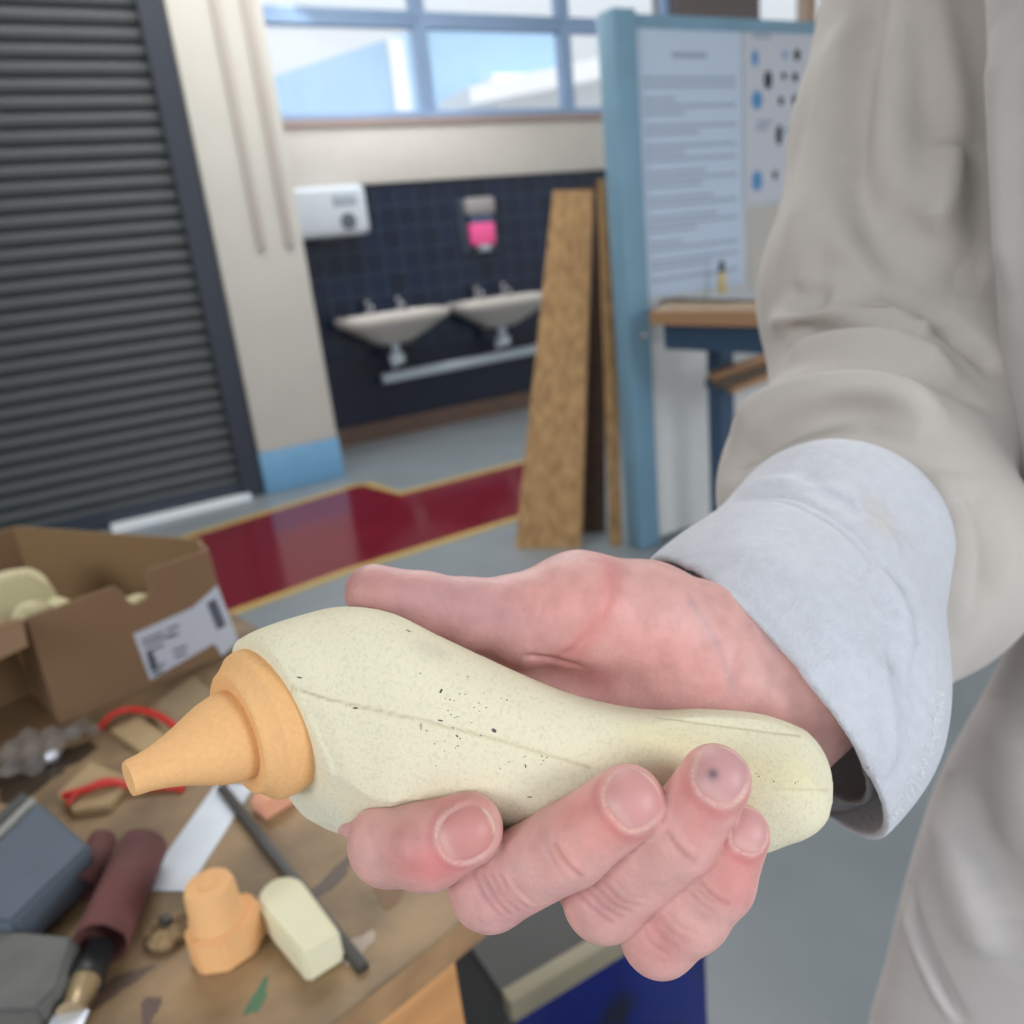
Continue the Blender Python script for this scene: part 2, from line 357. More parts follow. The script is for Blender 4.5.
# soap dispenser
s0 = PY(459, 252, WY-.06); s1 = PY(500, 196, WY-.06); cs = (s0[0]+s1[0])/2
sd = empty('soap_dispenser', (cs, WY-.02, 1.4), 'wall mounted soap dispenser with bright pink liquid showing in its lower half', 'soap dispenser')
box('back_plate', (cs-.16, WY-.035, s0[2]-.02), (cs+.16, WY-.015, s1[2]+.0), mat('dispenser_backplate', (.22, .27, .33), rough=.4), sd, bev=.01)
box('cover', (cs-.12, WY-.13, (s0[2]+s1[2])/2+.06), (cs+.12, WY-.036, s1[2]), mat('dispenser_cover', (.62, .60, .60), rough=.3), sd, bev=.03, seg=3)
box('clear_tank', (cs-.09, WY-.11, (s0[2]+s1[2])/2+.0), (cs+.09, WY-.036, (s0[2]+s1[2])/2+.07), mat('tank_grey', (.30, .38, .50), rough=.2), sd, bev=.006)
box('soap_refill', (cs-.10, WY-.12, s0[2]+.03), (cs+.10, WY-.036, (s0[2]+s1[2])/2+.01), mat('pink_soap', (.98, .38, .62), rough=.2), sd, bev=.02)
box('push_lever', (cs-.05, WY-.13, s0[2]-.015), (cs+.05, WY-.05, s0[2]+.035), m_greyp, sd, bev=.01)

# ================================================================ leaning boards
def osb_mat(name, a, b):
    m = mat(name, a, rough=.7, rgb2=b, vscale=26, bump=.001, bscale=60, stretch=(1.6, 1.6, .5), contrast=(.3, .7))
    return m
m_osb = osb_mat('oriented_strand_board', (.74, .59, .40), (.55, .41, .26)); m_osbd = osb_mat('shade_darkened_board', (.30, .21, .16), (.20, .14, .11))
def board(name, bl, br, tr_, tl, th, m, label):
    """bl.. = floor points and top points"""
    bl, br, tr_, tl = map(np.array, (bl, br, tr_, tl)); nn = np.cross(br-bl, tl-bl); nn = nn/np.linalg.norm(nn)
    if nn[1] < 0: nn = -nn
    o = slab(name, [bl, br, tr_, tl], nn, th, m, None, bev=.001)
    # flake edge lines stay in the material
    return tag(o, label, 'board', None)
Tt = lambda x, y, Y: PY(x, y, Y)
bl = PZ(515, 549); br_ = PZ(580, 549); nb1 = PZ(608, 545); nb2 = PZ(626, 545); nb1[1] = nb2[1] = 2.69
board('strand_board', bl, br_, Tt(592, 190, 2.98), Tt(553, 190, 3.10), .045, m_osb, 'wide chipboard sheet leaning beside the blue post, leftmost of the leaning boards')
board('leaning_board', PZ(570, 535), PZ(606, 532), Tt(604, 184, 3.13), Tt(580, 188, 3.13), .02, m_osbd, 'dark brown board in shade between the two lighter leaning chipboard sheets')  # shade of the gap put into this board's dark colour
board('strand_board', nb1, nb2, Tt(613, 179, 2.70), Tt(600, 179, 2.71), .018, m_osb, 'narrow chipboard sheet seen edge-on, leaning right against the blue post')

# ================================================================ display partition
PYY = 2.62
m_post = mat('blue_painted_steel', (.49, .64, .73), rough=.45, var=.08)
m_pboard = mat('partition_board_white', (.80, .81, .82), rough=.5, var=.05)
ptop = 2.03
par = empty('display_partition', (2.6, PYY, 0), 'blue framed partition with white panels and posters beside the leaning boards', 'partition')
pl_ = PY(606, 300, PYY)[0]; 
xl = PZ(630, 546)[0]; xr = PZ(655, 543)[0]
X0 = 1.985; X1 = 2.09
box('post', (X0, PYY-.05, 0), (X1, PYY+.05, ptop+.02), m_post, par, bev=.006)
box('top_rail', (X1, PYY-.02, ptop-.035), (3.9, PYY+.02, ptop+.01), m_post, par)
box('upper_panel', (X1, PYY-.012, 0.86), (3.9, PYY+.012, ptop-.035), m_pboard, par)
box('lower_panel', (X1, PYY-.02, 0.02), (3.9, PYY+.02, 0.86), mat('lower_panel_white', (.90, .90, .89), rough=.5, var=.04), par)
lathe('lock_button', [(.016, 0), (.016, .006), (.006, .01)], m_chrome, par, (2.045, PYY-.05, .90), (0, -1, 0), 16)
# poster 1: pale blue page of text
def q2(x, y, Yp=PYY-.016): return PY(x, y, Yp)
yP = PYY-.014
pA = q2(640, 26); pB = q2(741, 33); pC = q2(742, 295); pD = q2(650, 300)
xa, xb, zt, zb_ = pA[0]+.0, pB[0], ptop-.02, q2(700, 290)[2]
po = empty('poster', (xa+.1, yP, zb_), 'large pale blue printed page of grey text lines on the partition next to the post', 'poster')
xa = X1+.01
box('sheet', (xa, yP-.003, zb_), (xb, yP, zt), mat('pale_blue_paper', (.78, .84, .92), rough=.6), po)
m_ink = mat('grey_print', (.60, .66, .73), rough=.7); m_ink2 = mat('dark_print', (.12, .16, .20), rough=.7); m_ink3 = mat('blue_print', (.35, .58, .78), rough=.7)
W = xb-xa; z = zt-.18; rr = random.Random(3)
def textline(x, z, w_, h_, par_):
    box('text_line', (x, yP-.004, z-h_/2), (x+w_, yP-.003, z+h_/2), m_ink, par_)
textline(xa+W*.33, zt-.10, W*.33, .018, po)
while z > zb_+.05:
    for kk in range(rr.choice((1, 2, 2, 3))):
        textline(xa+W*.06, z, W*.88*(1 if rr.random() < .6 else rr.uniform(.3, .8)), .010, po); z -= .024
        if z < zb_+.05: break
    z -= .022
# poster 2: sheet with pictures
xa2 = xb+.012; xb2 = xa2+.48; zb2 = q2(770, 202)[2]
po2 = empty('poster', (xa2+.1, yP, zb2), 'white sheet with small dark and blue pictures, pinned right of the text page', 'poster')
box('sheet', (xa2, yP-.003, zb2), (xb2, yP, zt), mat('white_paper', (.80, .81, .85), rough=.6), po2)
def blob(name, x, y, rx, rz, m, parent):
    c = q2(x, y, yP-.0035); N = 20; V = []
    for yy in (yP-.0045, yP-.003):
        for i in range(N):
            t = 2*math.pi*i/N; V.append((c[0]+rx*math.cos(t), yy, c[2]+rz*math.sin(t)))
    Fc = [tuple(range(N)), tuple(range(2*N-1, N-1, -1))]+[(i, i+N, (i+1) % N+N, (i+1) % N) for i in range(N)]
    return raw(name, V, Fc, m, parent)
for (x, y, rx, rz) in ((768, 80, .022, .035), (797, 55, .018, .022), (779, 135, .018, .04), (775, 175, .012, .02), (784, 76, .014, .014), (795, 77, .016, .018), (781, 101, .014, .018), (795, 100, .016, .02)):
    blob('picture', x, y, rx, rz, m_ink2, po2)
for (x, y, rx, rz) in ((757, 100, .03, .035), (757, 181, .03, .04), (755, 58, .018, .03), (785, 55, .012, .015)):
    blob('drop_picture', x, y, rx, rz, m_ink3, po2)
for (x, y, ww) in ((762, 36, .10), (765, 122, .08), (762, 128, .07), (790, 130, .08)):
    c = q2(x, y, yP-.0035); textline(c[0]-ww/2, c[2], ww, .014, po2)
c0 = q2(747, 205); c1 = q2(785, 284)
nt_ = box('notice', (c0[0]+.01, yP-.003, c1[2]), (xb2, yP, c0[2]-.012), mat('beige_paper', (.78, .76, .73), rough=.7)); tag(nt_, 'plain beige paper sheet pinned below the picture sheet on the partition', 'paper')

# ================================================================ bench against the partition
wb = empty('workbench', (2.5, 2.4, 0), 'wooden topped workbench with blue steel frame standing against the white partition', 'workbench')
m_bwood = mat('bench_top_worn_wood', (.66, .58, .48), rough=.6, rgb2=(.55, .47, .38), vscale=6)
m_bedge = mat('bench_edge_wood', (.66, .50, .37), rough=.6)
m_steel = mat('dark_blue_steel', (.25, .34, .44), rough=.4)
Yf = 2.24; zt_ = PY(660, 312, Yf)[2]; x0 = PY(652, 312, Yf)[0]
LF = PZ(652, 311, zt_); BLc = PZ(674, 298, zt_); RF = PZ(790, 311, zt_); dv = (RF-LF)/np.linalg.norm(RF-LF); RF = LF+dv*1.5
prism('bench_top', [LF, RF, (RF[0]+.1, PYY-.022), (BLc[0]+.05, PYY-.022), BLc], zt_-.045, zt_, m_bwood, wb, .004)
nv_ = np.array([dv[1], -dv[0], 0])*.012
prism('edge_strip', [LF+nv_, RF+nv_, RF, LF], zt_-.047, zt_-.002, m_bedge, wb)
prism('frame_rail', [LF-nv_*3+dv*.02, RF-nv_*3, RF-nv_*6, LF-nv_*6+dv*.02], zt_-.14, zt_-.046, m_steel, wb)
xleg = PY(722, 400, Yf+.06)[0]
for xx in (xleg, xleg+1.5):
    box('leg', (xx-.035, Yf+.03, 0), (xx+.035, Yf+.10, zt_-.14), m_steel, wb)
# lower shelf boards resting on brackets
zs = PY(700, 378, Yf+.02)[2]
box('shelf_rail', (xleg-.02, Yf+.09, zs-.07), (3.9, Yf+.13, zs-.03), m_steel, wb)
for i, (xo, yo, zo, ln, tilt, lab) in enumerate(((-.11, -.035, 0.0, 1.0, .10, 'upper pale wooden strip in the bundle under the bench against the partition'), (-.09, -.035, -.032, 1.0, .10, 'brown wooden strip in the bundle stored on the bench shelf'), (-.02, -.035, -.062, .95, .10, 'lower tan wooden strip under the bench against the partition'))):
    cxx = xleg+xo+ln/2*math.cos(tilt)
    Rm = Matrix.Rotation(0, 3, 'Y') @ Matrix.Rotation(-0.10, 3, 'Y')
    s_ = obox('timber_strip', (cxx, Yf+.03+yo, zs+zo+ln/2*math.sin(tilt)), (ln, .05, .026), [m_bedge, mat('grey_brown_timber', (.42, .36, .31), rough=.7), mat('tan_timber', (.74, .58, .44), rough=.7)][i], None, Rm, .002)
    tag(s_, lab, 'timber', 'timber strips under the far bench')
bt = PY(722, 284, 2.50)
gl = empty('glue_bottle', (bt[0], 2.50, zt_), 'small yellow bottle with a dark cap standing on the far bench', 'bottle')
lathe('bottle_body', [(.016, 0), (.018, .005), (.018, .07), (.010, .085)], mat('bottle_yellow', (.80, .72, .50), rough=.4), gl, (bt[0], 2.5, zt_), seg=20)
lathe('cap', [(.009, 0), (.013, .0), (.011, .04), (.004, .045)], mat('bottle_cap_dark', (.25, .25, .30)), gl, (bt[0], 2.5, zt_+.085), seg=20)
# ================================================================ near workbench
BZ = 0.82
bu = np.array([.974, .226, 0]); bv = np.array([-.226, .974, 0])   # bench axes
bu = bu/np.linalg.norm(bu); bv = bv/np.linalg.norm(bv)
nearR = np.array([.300, .489, 0]); 
# the near edge runs through the two picked points
nw = empty('workbench', (-.2, .8, 0), 'near wooden workbench with a scratched, stained top holding the cardboard box and offcuts', 'workbench')
m_top = mat('scarred_bench_top', (.63, .52, .38), rough=.55, rgb2=(.40, .33, .25), vscale=11, bump=.0006, bscale=90, contrast=(.32, .62), detail=9, stretch=(1, 1, 1))
m_edge = mat('bench_top_edge', (.70, .55, .38), rough=.6, rgb2=(.55, .42, .30), vscale=20)
m_apron = mat('orange_pine', (.84, .62, .40), rough=.5, rgb2=(.74, .52, .32), vscale=5, stretch=(1, 1, 8))
farR = nearR+bv*.77; nearL = nearR-bu*1.5; farL = farR-bu*1.5
prism('bench_top', [nearR, farR, farL, nearL], BZ-.004, BZ, m_top, nw)
prism('top_core', [nearR, farR, farL, nearL], BZ-.032, BZ-.004, m_edge, nw)
ap = PZ(441, 960, BZ-.06); s_ap = (ap-nearR)@bu
a0 = nearR+bu*s_ap+bv*.012
prism('apron', [a0, a0+bv*.02, a0+bv*.02-bu*1.2, a0-bu*1.2], BZ-.20, BZ-.036, m_apron, nw)
prism('apron', [a0+bv*.02, a0+bv*.70, a0+bv*.70-bu*.02, a0+bv*.02-bu*.02], BZ-.20, BZ-.036, m_apron, nw)
for (s, t) in ((-.06, .03), (-.06, .66), (-1.12, .03), (-1.12, .66)):
    c = a0+bu*s+bv*t
    prism('leg', [c, c+bu*.06, c+bu*.06+bv*.06, c+bv*.06], 0, BZ-.20, m_apron, nw)
def blotch(name, x, y, rx, ry, ang, m, seed, lab=None):
    c = PZ(x, y, BZ); r = random.Random(seed); N = 28; pts = []
    for i in range(N):
        t = 2*math.pi*i/N; k = 1+.25*math.sin(3*t+seed)+r.uniform(-.12, .12)
        dx, dy = rx*k*math.cos(t), ry*k*math.sin(t); pts.append((c[0]+dx*math.cos(ang)-dy*math.sin(ang), c[1]+dx*math.sin(ang)+dy*math.cos(ang)))
    o = prism(name, pts, BZ, BZ+.0004, m, nw); return o
blotch('paint_stain', 258, 998, .014, .005, .9, mat('green_paint_stain', (.30, .46, .34)), 1)
blotch('dust_patch', 356, 948, .014, .010, .4, mat('pale_dust', (.74, .68, .62), rough=.9), 2)
blotch('stain_and_shade', 36, 772, .050, .038, .3, mat('painted_shade', (.25, .20, .16), rough=.4), 8)  # shade in front of the box, painted as a dark patch
blotch('stain_and_shade', 395, 880, .03, .012, .8, mat('brown_wear_patch', (.50, .38, .26), rough=.6), 9)
m_burn = mat('stain_and_shade', (.36, .29, .25), rough=.5)
blotch('stain_and_shade', 120, 985, .02, .008, .3, m_burn, 3)
blotch('stain_and_shade', 150, 1010, .012, .006, 1.3, m_burn, 5)
blotch('stain_and_shade', 330, 880, .03, .007, .5, m_burn, 6)
# groove / black steel rule
def bar_px(name, p, q_, wd, h, m, z=BZ, lab=None, cat=None, bev=.0004):
    a = PZ(*p, z); b = PZ(*q_, z); d = b-a; L = np.linalg.norm(d); R3 = Matrix.Rotation(math.atan2(d[1], d[0]), 3, 'Z')
    c = (a+b)/2; o = obox(name, (c[0], c[1], z+h/2), (L, wd, h), m, None, R3, bev)
    if lab: tag(o, lab, cat)
    return o
m_blk = mat('dark_steel', (.24, .23, .22), rough=.5, var=.2)
bar_px('steel_rod', (222, 790), (364, 972), .009, .006, m_blk, lab='thin dark metal rod lying diagonally on the bench behind the foam offcuts', cat='rod')
# pale plastic / paper strip
sp_ = bar_px('plaster_strip', (163, 892), (236, 785), .042, .0015, mat('white_strip', (.88, .91, .95), rough=.5, var=.06, vscale=40), lab='long white plastic strip lying on the bench below the orange nozzle', cat='strip')

# ---- cardboard box
m_card = mat('brown_cardboard', (.56, .44, .33), rough=.8, var=.08, vscale=10)
m_cardin = mat('cardboard_inside', (.53, .42, .29), rough=.85, var=.08, vscale=10)
FL = PZ(61, 727, BZ); FR = PZ(236, 651, BZ); cu = (FR-FL)/np.linalg.norm(FR-FL); cv = np.array([-cu[1], cu[0], 0]); CH = .148; CD = .19
bx = empty('cardboard_box', (FL+FR)/2+cv*CD/2, 'open brown cardboard box with a white label, full of foam offcuts, on the bench', 'box')
up = np.array([0, 0, 1.]); th = .004
Wf = np.linalg.norm(FR-FL); XL = -.30     # box extends past the frame on the left
def cp(u, v, h): return FL+cu*u+cv*v+up*(h+.001)
# front wall with a thumb notch
fw = [cp(0, 0, 0), cp(Wf, 0, 0), cp(Wf-.004, 0, CH), cp(Wf*.63, 0, CH-.001), cp(Wf*.615, 0, CH-.004)]
for i in range(9):
    t = math.pi*i/8; fw.append(cp(Wf*.545+Wf*.065*math.cos(t), 0, CH-.022-.016*math.sin(t)))
fw += [cp(Wf*.47, 0, CH-.014), cp(Wf*.44, 0, CH-.006), cp(0, 0, CH-.008)]
slab('front_wall', fw, cv, th, m_card, bx)
BR = PZ(200, 540, BZ+CH); BL = PZ(12, 527, BZ+CH); BLL = BL+(BL-BR)*.1+np.array([-.12, -.10, 0])
fR = cp(Wf-.004, 0, CH)
def dn(p): return np.array([p[0], p[1], BZ+.002])
sn = np.cross(BR-fR, up); sn /= np.linalg.norm(sn)
slab('side_wall', [dn(fR)+cv*th, dn(BR), BR, fR+cv*th], -sn if sn@cu > 0 else sn, th, m_card, bx)
bn = np.cross(BR-BL, up); bn /= np.linalg.norm(bn); bn = bn if bn[1] > 0 else -bn
slab('back_wall', [dn(BL), dn(BR), BR, BL], bn, th, m_cardin, bx)
ln_ = np.cross(BLL-BL, up); ln_ /= np.linalg.norm(ln_); ln_ = ln_ if ln_[0] < 0 else -ln_
slab('side_wall', [dn(BLL), dn(BL), BL, BLL], ln_, th, m_card, bx)
slab('base', [cp(XL, th, 0), cp(Wf-.01, th, 0), dn(BR)-cv*.006, dn(BL)-cv*.006, dn(BLL)-cv*.006], up, .003, m_cardin, bx)
slab('divider', [cp(0, th, .004), cp(0, .11, .004), cp(0, .11, CH*.72), cp(0, th, CH-.010)], cu, th, m_card, bx)
slab('recess_back', [cp(XL, .11, .004), cp(-.001, .11, .004), cp(-.001, .11, CH*.72), cp(XL, .11, CH*.72)], cv, th, m_cardin, bx)
slab('recess_shade_cover', [cp(XL, .002, CH*.9), cp(-.001, .002, CH*.9), cp(-.001, .11, CH*.72), cp(XL, .11, CH*.72)], up, .003, m_cardin, bx)  # added cover that keeps the recess below it dark
fl_ = [cp(-.004, -.002, CH-.006), cp(XL, -.002, CH-.006), cp(XL, -.030, CH-.060), cp(-.010, -.022, CH-.030)]
slab('flap', fl_, -cv, .004, m_card, bx)
# scribble on the flap
def on_flap(s, t):
    a = cp(-.004, -.002, CH-.006)+(cp(XL, -.002, CH-.006)-cp(-.004, -.002, CH-.006))*s
    b = cp(-.008, -.028, CH-.028)+(cp(XL, -.035, CH-.065)-cp(-.008, -.028, CH-.028))*s
    return a+(b-a)*t - cv*.0048
# white shipping label, its outline stepped
nf = -cv
def on_front(px, py, off=.0006):
    r = ray(px, py); t = ((FL-CC)@nf)/(r@nf); return CC+r*t+nf*off
lab_px = [(133, 634), (193, 607), (217, 585), (238, 641), (222, 656), (214, 643), (150, 680)]
m_lab = mat('label_paper', (.80, .82, .87), rough=.5)
slab('shipping_label', [on_front(*p) for p in lab_px], nf, .0004, m_lab, bx)
m_lp = mat('label_print', (.36, .38, .44), rough=.6)
lb = bpy.data.objects['shipping_label']
def strip_front(name, pts, m): return slab(name, [on_front(*p, off=.0011) for p in pts], nf, .0002, m, lb)
strip_front('barcode', [(206, 603), (215, 598), (226, 625), (217, 630)], m_lp)
for i, (x, y, l) in enumerate(((141, 640, 22), (143, 645, 30), (145, 651, 18), (168, 636, 10), (150, 668, 14), (152, 673, 10), (148, 661, 8), (172, 650, 14), (174, 656, 12), (166, 629, 12))):
    strip_front('printed_line', [(x, y), (x+l, y-l*.42), (x+l+.8, y+2.4-l*.42), (x+.8, y+2.4)], m_lp)
strip_front('barcode', [(146, 654), (152, 651), (158, 668), (151, 672)], m_lp)

# ---- foam offcuts in the box
m_foam2 = mat('cream_foam_offcut', (.84, .80, .64), rough=.9, var=.08, bump=.0006, bscale=400)
def chunk(name, c, s, seed, m, lab, cat='foam offcut', group=None, rot=None, cuts=5):
    bm = bmesh.new(); r = random.Random(seed); box_bm(bm, (0, 0, 0), s)
    for i in range(cuts):
        n_ = Vector((r.uniform(-1, 1), r.uniform(-1, 1), r.uniform(.0, 1))).normalized()
        ext = abs(n_.x)*s[0]/2+abs(n_.y)*s[1]/2+abs(n_.z)*s[2]/2
        g = bm.verts[:]+bm.edges[:]+bm.faces[:]
        res = bmesh.ops.bisect_plane(bm, geom=g, plane_co=n_*ext*.72, plane_no=n_, clear_outer=True)
        es = [e for e in res['geom_cut'] if isinstance(e, bmesh.types.BMEdge)]
        if es: bmesh.ops.contextual_create(bm, geom=es)
    bmesh.ops.bevel(bm, geom=bm.edges[:], offset=min(s)*.06, segments=2, affect='EDGES')
    zmin = min(v.co.z for v in bm.verts)
    o = bobj(name, bm, m, None, auto=35)
    o.location = tuple(map(float, c)); o.rotation_euler = rot or (0, 0, r.uniform(0, 3))
    return tag(o, lab, cat, group)
g_ = 'foam offcuts in the cardboard box'
zt2 = BZ+CH
for i, (x, y, h, s, lab) in enumerate((
    (-4, 578, .135, (.11, .07, .08), 'largest cream foam lump rising above the others at the left end of the cardboard box'),
    (30, 604, .122, (.040, .028, .026), 'cream foam offcut in the box directly below the largest lump'),
    (52, 602, .106, (.055, .03, .04), 'pale foam offcut at the middle left of the box'),
    (90, 600, .108, (.050, .03, .035), 'pale foam offcut in the box left of the thumb notch'),
    (133, 598, .103, (.028, .028, .026), 'small cream foam piece showing through the thumb notch of the box'))):
    c = PZ(x, y, BZ+h); c[2] = BZ+h-s[2]*.5
    chunk('foam_offcut', c, s, 20+i, m_foam2, lab, group=g_, rot=(.15*(i % 3-1), .12*(i % 2), .3+.5*i))
ang_ = math.atan2(cu[1], cu[0])
for i, (u, v_, hh) in enumerate(((-.13, .145, .085), (-.05, .145, .08), (.05, .05, .075), (.13, .055, .07))):
    c = cp(u, v_, .004+hh/2)
    chunk('foam_offcut', c, (.07, .05, hh), 60+i, m_foam2, ['cream foam block at the bottom left of the box', 'cream foam block at the bottom of the box', 'foam block at the bottom middle of the box', 'foam block at the bottom right of the box'][i], group=g_, rot=(0, 0, ang_), cuts=3)

# ---- loose foam pieces on the bench top
m_orange = mat('orange_foam', (.93, .72, .50), rough=.9, bump=.0004, bscale=500, var=.06, vscale=30)
# little stepped test piece: hexagonal base, round boss
c = PZ(241, 962, BZ); c = c+bv*.018
op = empty('foam_test_piece', (c[0], c[1], BZ), 'small orange foam piece with an octagonal base and a round boss on the bench', 'foam piece')
base = [(.0285*math.cos(t), .023*math.sin(t)) for t in [math.pi/8+math.pi/4*k for k in range(8)]]
prism('octagonal_base', [c+bu*a*1.0+bv*b for a, b in base], BZ+.0005, BZ+.030, m_orange, op, .002)
lathe('round_boss', [(.0205, .0), (.0200, .004), (.0185, .008), (.0180, .027), (.0165, .031), (.0155, .0315)], m_orange, op, (c[0]-.003, c[1]+.002, BZ+.0302), seg=40)
lathe('drilled_ring', [(.0075, 0), (.0075, .0008), (.0062, .0008), (.0062, .0003)], m_orange, op, (c[0]-.003, c[1]+.002, BZ+.0618), seg=30)
# cream wedge with rounded far end
def wedge():
    A = PZ(279, 908, BZ); B = PZ(322, 972, BZ); d = (B-A); L = np.linalg.norm(d)*1.05; d = d/np.linalg.norm(d); n_ = np.array([-d[1], d[0], 0])
    bm = bmesh.new(); V = []; wd = .0195
    out = [(L, -wd*.62), (L, wd*.9)] + [(wd*.9-wd*.95*math.sin(t), wd*.9*math.cos(t)) for t in np.linspace(0, math.pi, 14)]
    z0 = .0005; 
    pts = [A+d*s+n_*t for s, t in out]
    o = prism('foam_wedge', pts, BZ+z0, BZ+.028, m_foam3, None, .0025); return o
m_foam3 = mat('pale_cream_foam', (.90, .88, .76), rough=.9, bump=.0004, bscale=500)
tag(wedge(), 'pale cream foam wedge with one rounded end, beside the orange stepped piece', 'foam piece')
m_pink = mat('pink_foam', (.93, .68, .56), rough=.9)
c = PZ(276, 806, BZ)
chunk('foam_offcut', c+up*.0105, (.035, .025, .02), 3, m_pink, 'salmon pink foam scrap lying under the cream foam handle', rot=(0, 0, .3), cuts=2)
# wood offcuts with the red cord over them
m_plyo = mat('pale_plywood', (.70, .60, .45), rough=.7, var=.15, vscale=20)
def flat(name, pts, h, m, lab, cat, z=BZ, bev=.0008):
    o = prism(name, [PZ(x, y, z) for x, y in pts], z+.0004, z+h, m, None, bev); return tag(o, lab, cat)
flat('wood_offcut', [(60, 800), (92, 768), (134, 784), (112, 812), (75, 818)], .008, m_plyo, 'pale wood offcut with red cord across it, left of the nozzle tip', 'wood offcut')
flat('wood_offcut', [(150, 716), (196, 682), (216, 700), (170, 745)], .010, mat('drab_plywood', (.58, .50, .38), rough=.7), 'drab wood offcut lying against the front of the cardboard box', 'wood offcut')
flat('wood_offcut', [(112, 734), (140, 722), (188, 752), (150, 762)], .007, m_plyo, 'pale wood offcut under the arc of red cord behind the nozzle', 'wood offcut')
m_redc = mat('red_plastic_cord', (.80, .18, .16), rough=.4)
def cord(name, pts, r, lab, n=40, lift=.012):
    Q = [PZ(x, y, BZ)+up*(lf) for x, y, lf in pts]
    o = tube(name, spline(Q, n), r, m_redc, None, 10); return tag(o, lab, 'cord')
cord('red_cord', [(100, 732, .004), (115, 722, .010), (135, 718, .012), (160, 724, .012), (180, 738, .012), (192, 756, .006)], .0036, 'red plastic cord arching over an offcut between the box and the nozzle')
cord('red_cord', [(66, 806, .012), (90, 800, .013), (112, 792, .013), (140, 792, .006), (168, 790, .004), (184, 791, .003)], .0038, 'red plastic cord running across the pale offcut behind the nozzle tip')
cord('red_cord', [(70, 815, .012), (85, 802, .014), (104, 798, .015), (122, 793, .012)], .0022, 'short red cord end crossing the longer one on the pale offcut')
# crumpled clear plastic film
m_film = mat('clear_plastic_film', (.65, .62, .60), rough=.08, alpha=.22, spec=.8)
c = PZ(45, 758, BZ); bm = bmesh.new(); bmesh.ops.create_grid(bm, x_segments=26, y_segments=22, size=.5)
for v in bm.verts:
    x, y = v.co.x, v.co.y; v.co.z = .010+.007*math.sin(9*x+3*y)+.005*math.sin(17*y-6*x)+.003*math.sin(31*x+12*y); v.co.x = x*.13; v.co.y = y*.06
film = bobj('plastic_film', bm, m_film, None, smooth=True); film.location = (c[0]-.01, c[1], BZ+.004); film.rotation_euler = (0, 0, .3)
so = film.modifiers.new('t', 'SOLIDIFY'); so.thickness = .0002
tag(film, 'crumpled sheet of clear plastic film with bright glints in front of the box', 'plastic film')
# shiny ball bearing
lathe('ball', [(.0005, 0)]+[(.0075*math.sin(t), .0075-.0075*math.cos(t)) for t in np.linspace(.1, 3.04, 18)]+[(.0005, .015)], mat('polished_steel', (.9, .9, .95), rough=.25, metal=.6), None, (PZ(54, 762, BZ)[0], PZ(54, 762, BZ)[1], BZ+.0), seg=24)
tag(bpy.data.objects['ball'], 'small shiny glass bead catching the light in front of the cardboard box', 'bead')
# sanding block, grey-blue
m_block = mat('blue_grey_abrasive', (.36, .40, .45), rough=.75, var=.10, vscale=30, bump=.0003, bscale=300)
m_strip = mat('pale_grey_foam_layer', (.58, .58, .56), rough=.8)
m_layer = mat('dark_grey_layer', (.30, .31, .31), rough=.8)
def prism_px(name, pts, zt, zb, m, parent=None, bev=.0015, off=None):
    Q = [PZ(x, y, zt) for x, y in pts]; return prism(name, Q, zb, zt, m, parent, bev)
sb = empty('sanding_block', PZ(40, 860, BZ), 'large blue-grey sanding block at the left edge beside the dark red sandpaper tubes', 'sanding block')
def tilted(name, pxs, zs, th, m, parent, bev=.001):
    Q = [PZ(x, y, BZ+z) for (x, y), z in zip(pxs, zs)]; n_ = np.cross(Q[1]-Q[0], Q[2]-Q[0]); n_ /= np.linalg.norm(n_)
    if n_[2] > 0: n_ = -n_
    return slab(name, Q, n_, th, m, parent, bev)
tilted('abrasive_face', [(-30, 868), (38, 800), (90, 845), (12, 920), (-30, 920)], [.040, .040, .040, .040, .040], .034, m_block, sb, .003)
A_ = [(-34, 862), (30, 797), (38, 800), (-30, 868)]
tilted('pale_layer', [(-34, 860), (30, 796), (37, 800), (-30, 866)], [.040]*4, .034, m_strip, sb)
tilted('dark_layer', [(-44, 850), (22, 792), (29, 796), (-35, 858)], [.040]*4, .034, m_layer, sb)
m_rollr = mat('dark_red_sandpaper', (.42, .25, .24), rough=.8, var=.25, vscale=40, bump=.0002, bscale=900)
m_rolld = mat('sandpaper_back', (.22, .17, .16), rough=.8)
def paper_roll(name, p, q_, r, m, lab, turns=1.25, zl=0.0):
    a = PZ(*p, BZ); b = PZ(*q_, BZ); d = b-a; d = d/np.linalg.norm(d); s = np.array([-d[1], d[0], 0]); N = 60; V = []; Fc = []
    for e in (a, b):
        for i in range(N):
            t = 2*math.pi*turns*i/(N-1)+1.2; rr_ = r*(1-.10*i/(N-1)); V.append(e+s*rr_*math.cos(t)+up*(r+zl+.0005+rr_*math.sin(t)))
    for i in range(N-1): Fc.append((i, i+1, N+i+1, N+i))
    o = raw(name, V, Fc, m, None, True); so = o.modifiers.new('t', 'SOLIDIFY'); so.thickness = .0012; so.offset = 0
    return tag(o, lab, 'sandpaper')
paper_roll('sandpaper_roll', (107, 966), (148, 868), .0205, m_rollr, 'rolled tube of dark red sandpaper standing out beside the white strip')
paper_roll('sandpaper_roll', (84, 902), (106, 852), .012, m_rollr, 'small dark red sandpaper curl between the blue-grey block and the larger tube')
# darker sanding pad bottom-left
m_pad = mat('grey_sanding_sponge', (.42, .42, .41), rough=.9, var=.15, vscale=40)
pd = tilted('sanding_sponge', [(-30, 925), (74, 935), (60, 985), (34, 1010), (-30, 1012)], [.030, .032, .026, .026, .028], .022, m_pad, None, .003)
tag(pd, 'grey sanding sponge with a worn dark blue edge in the lower left corner', 'sanding sponge')
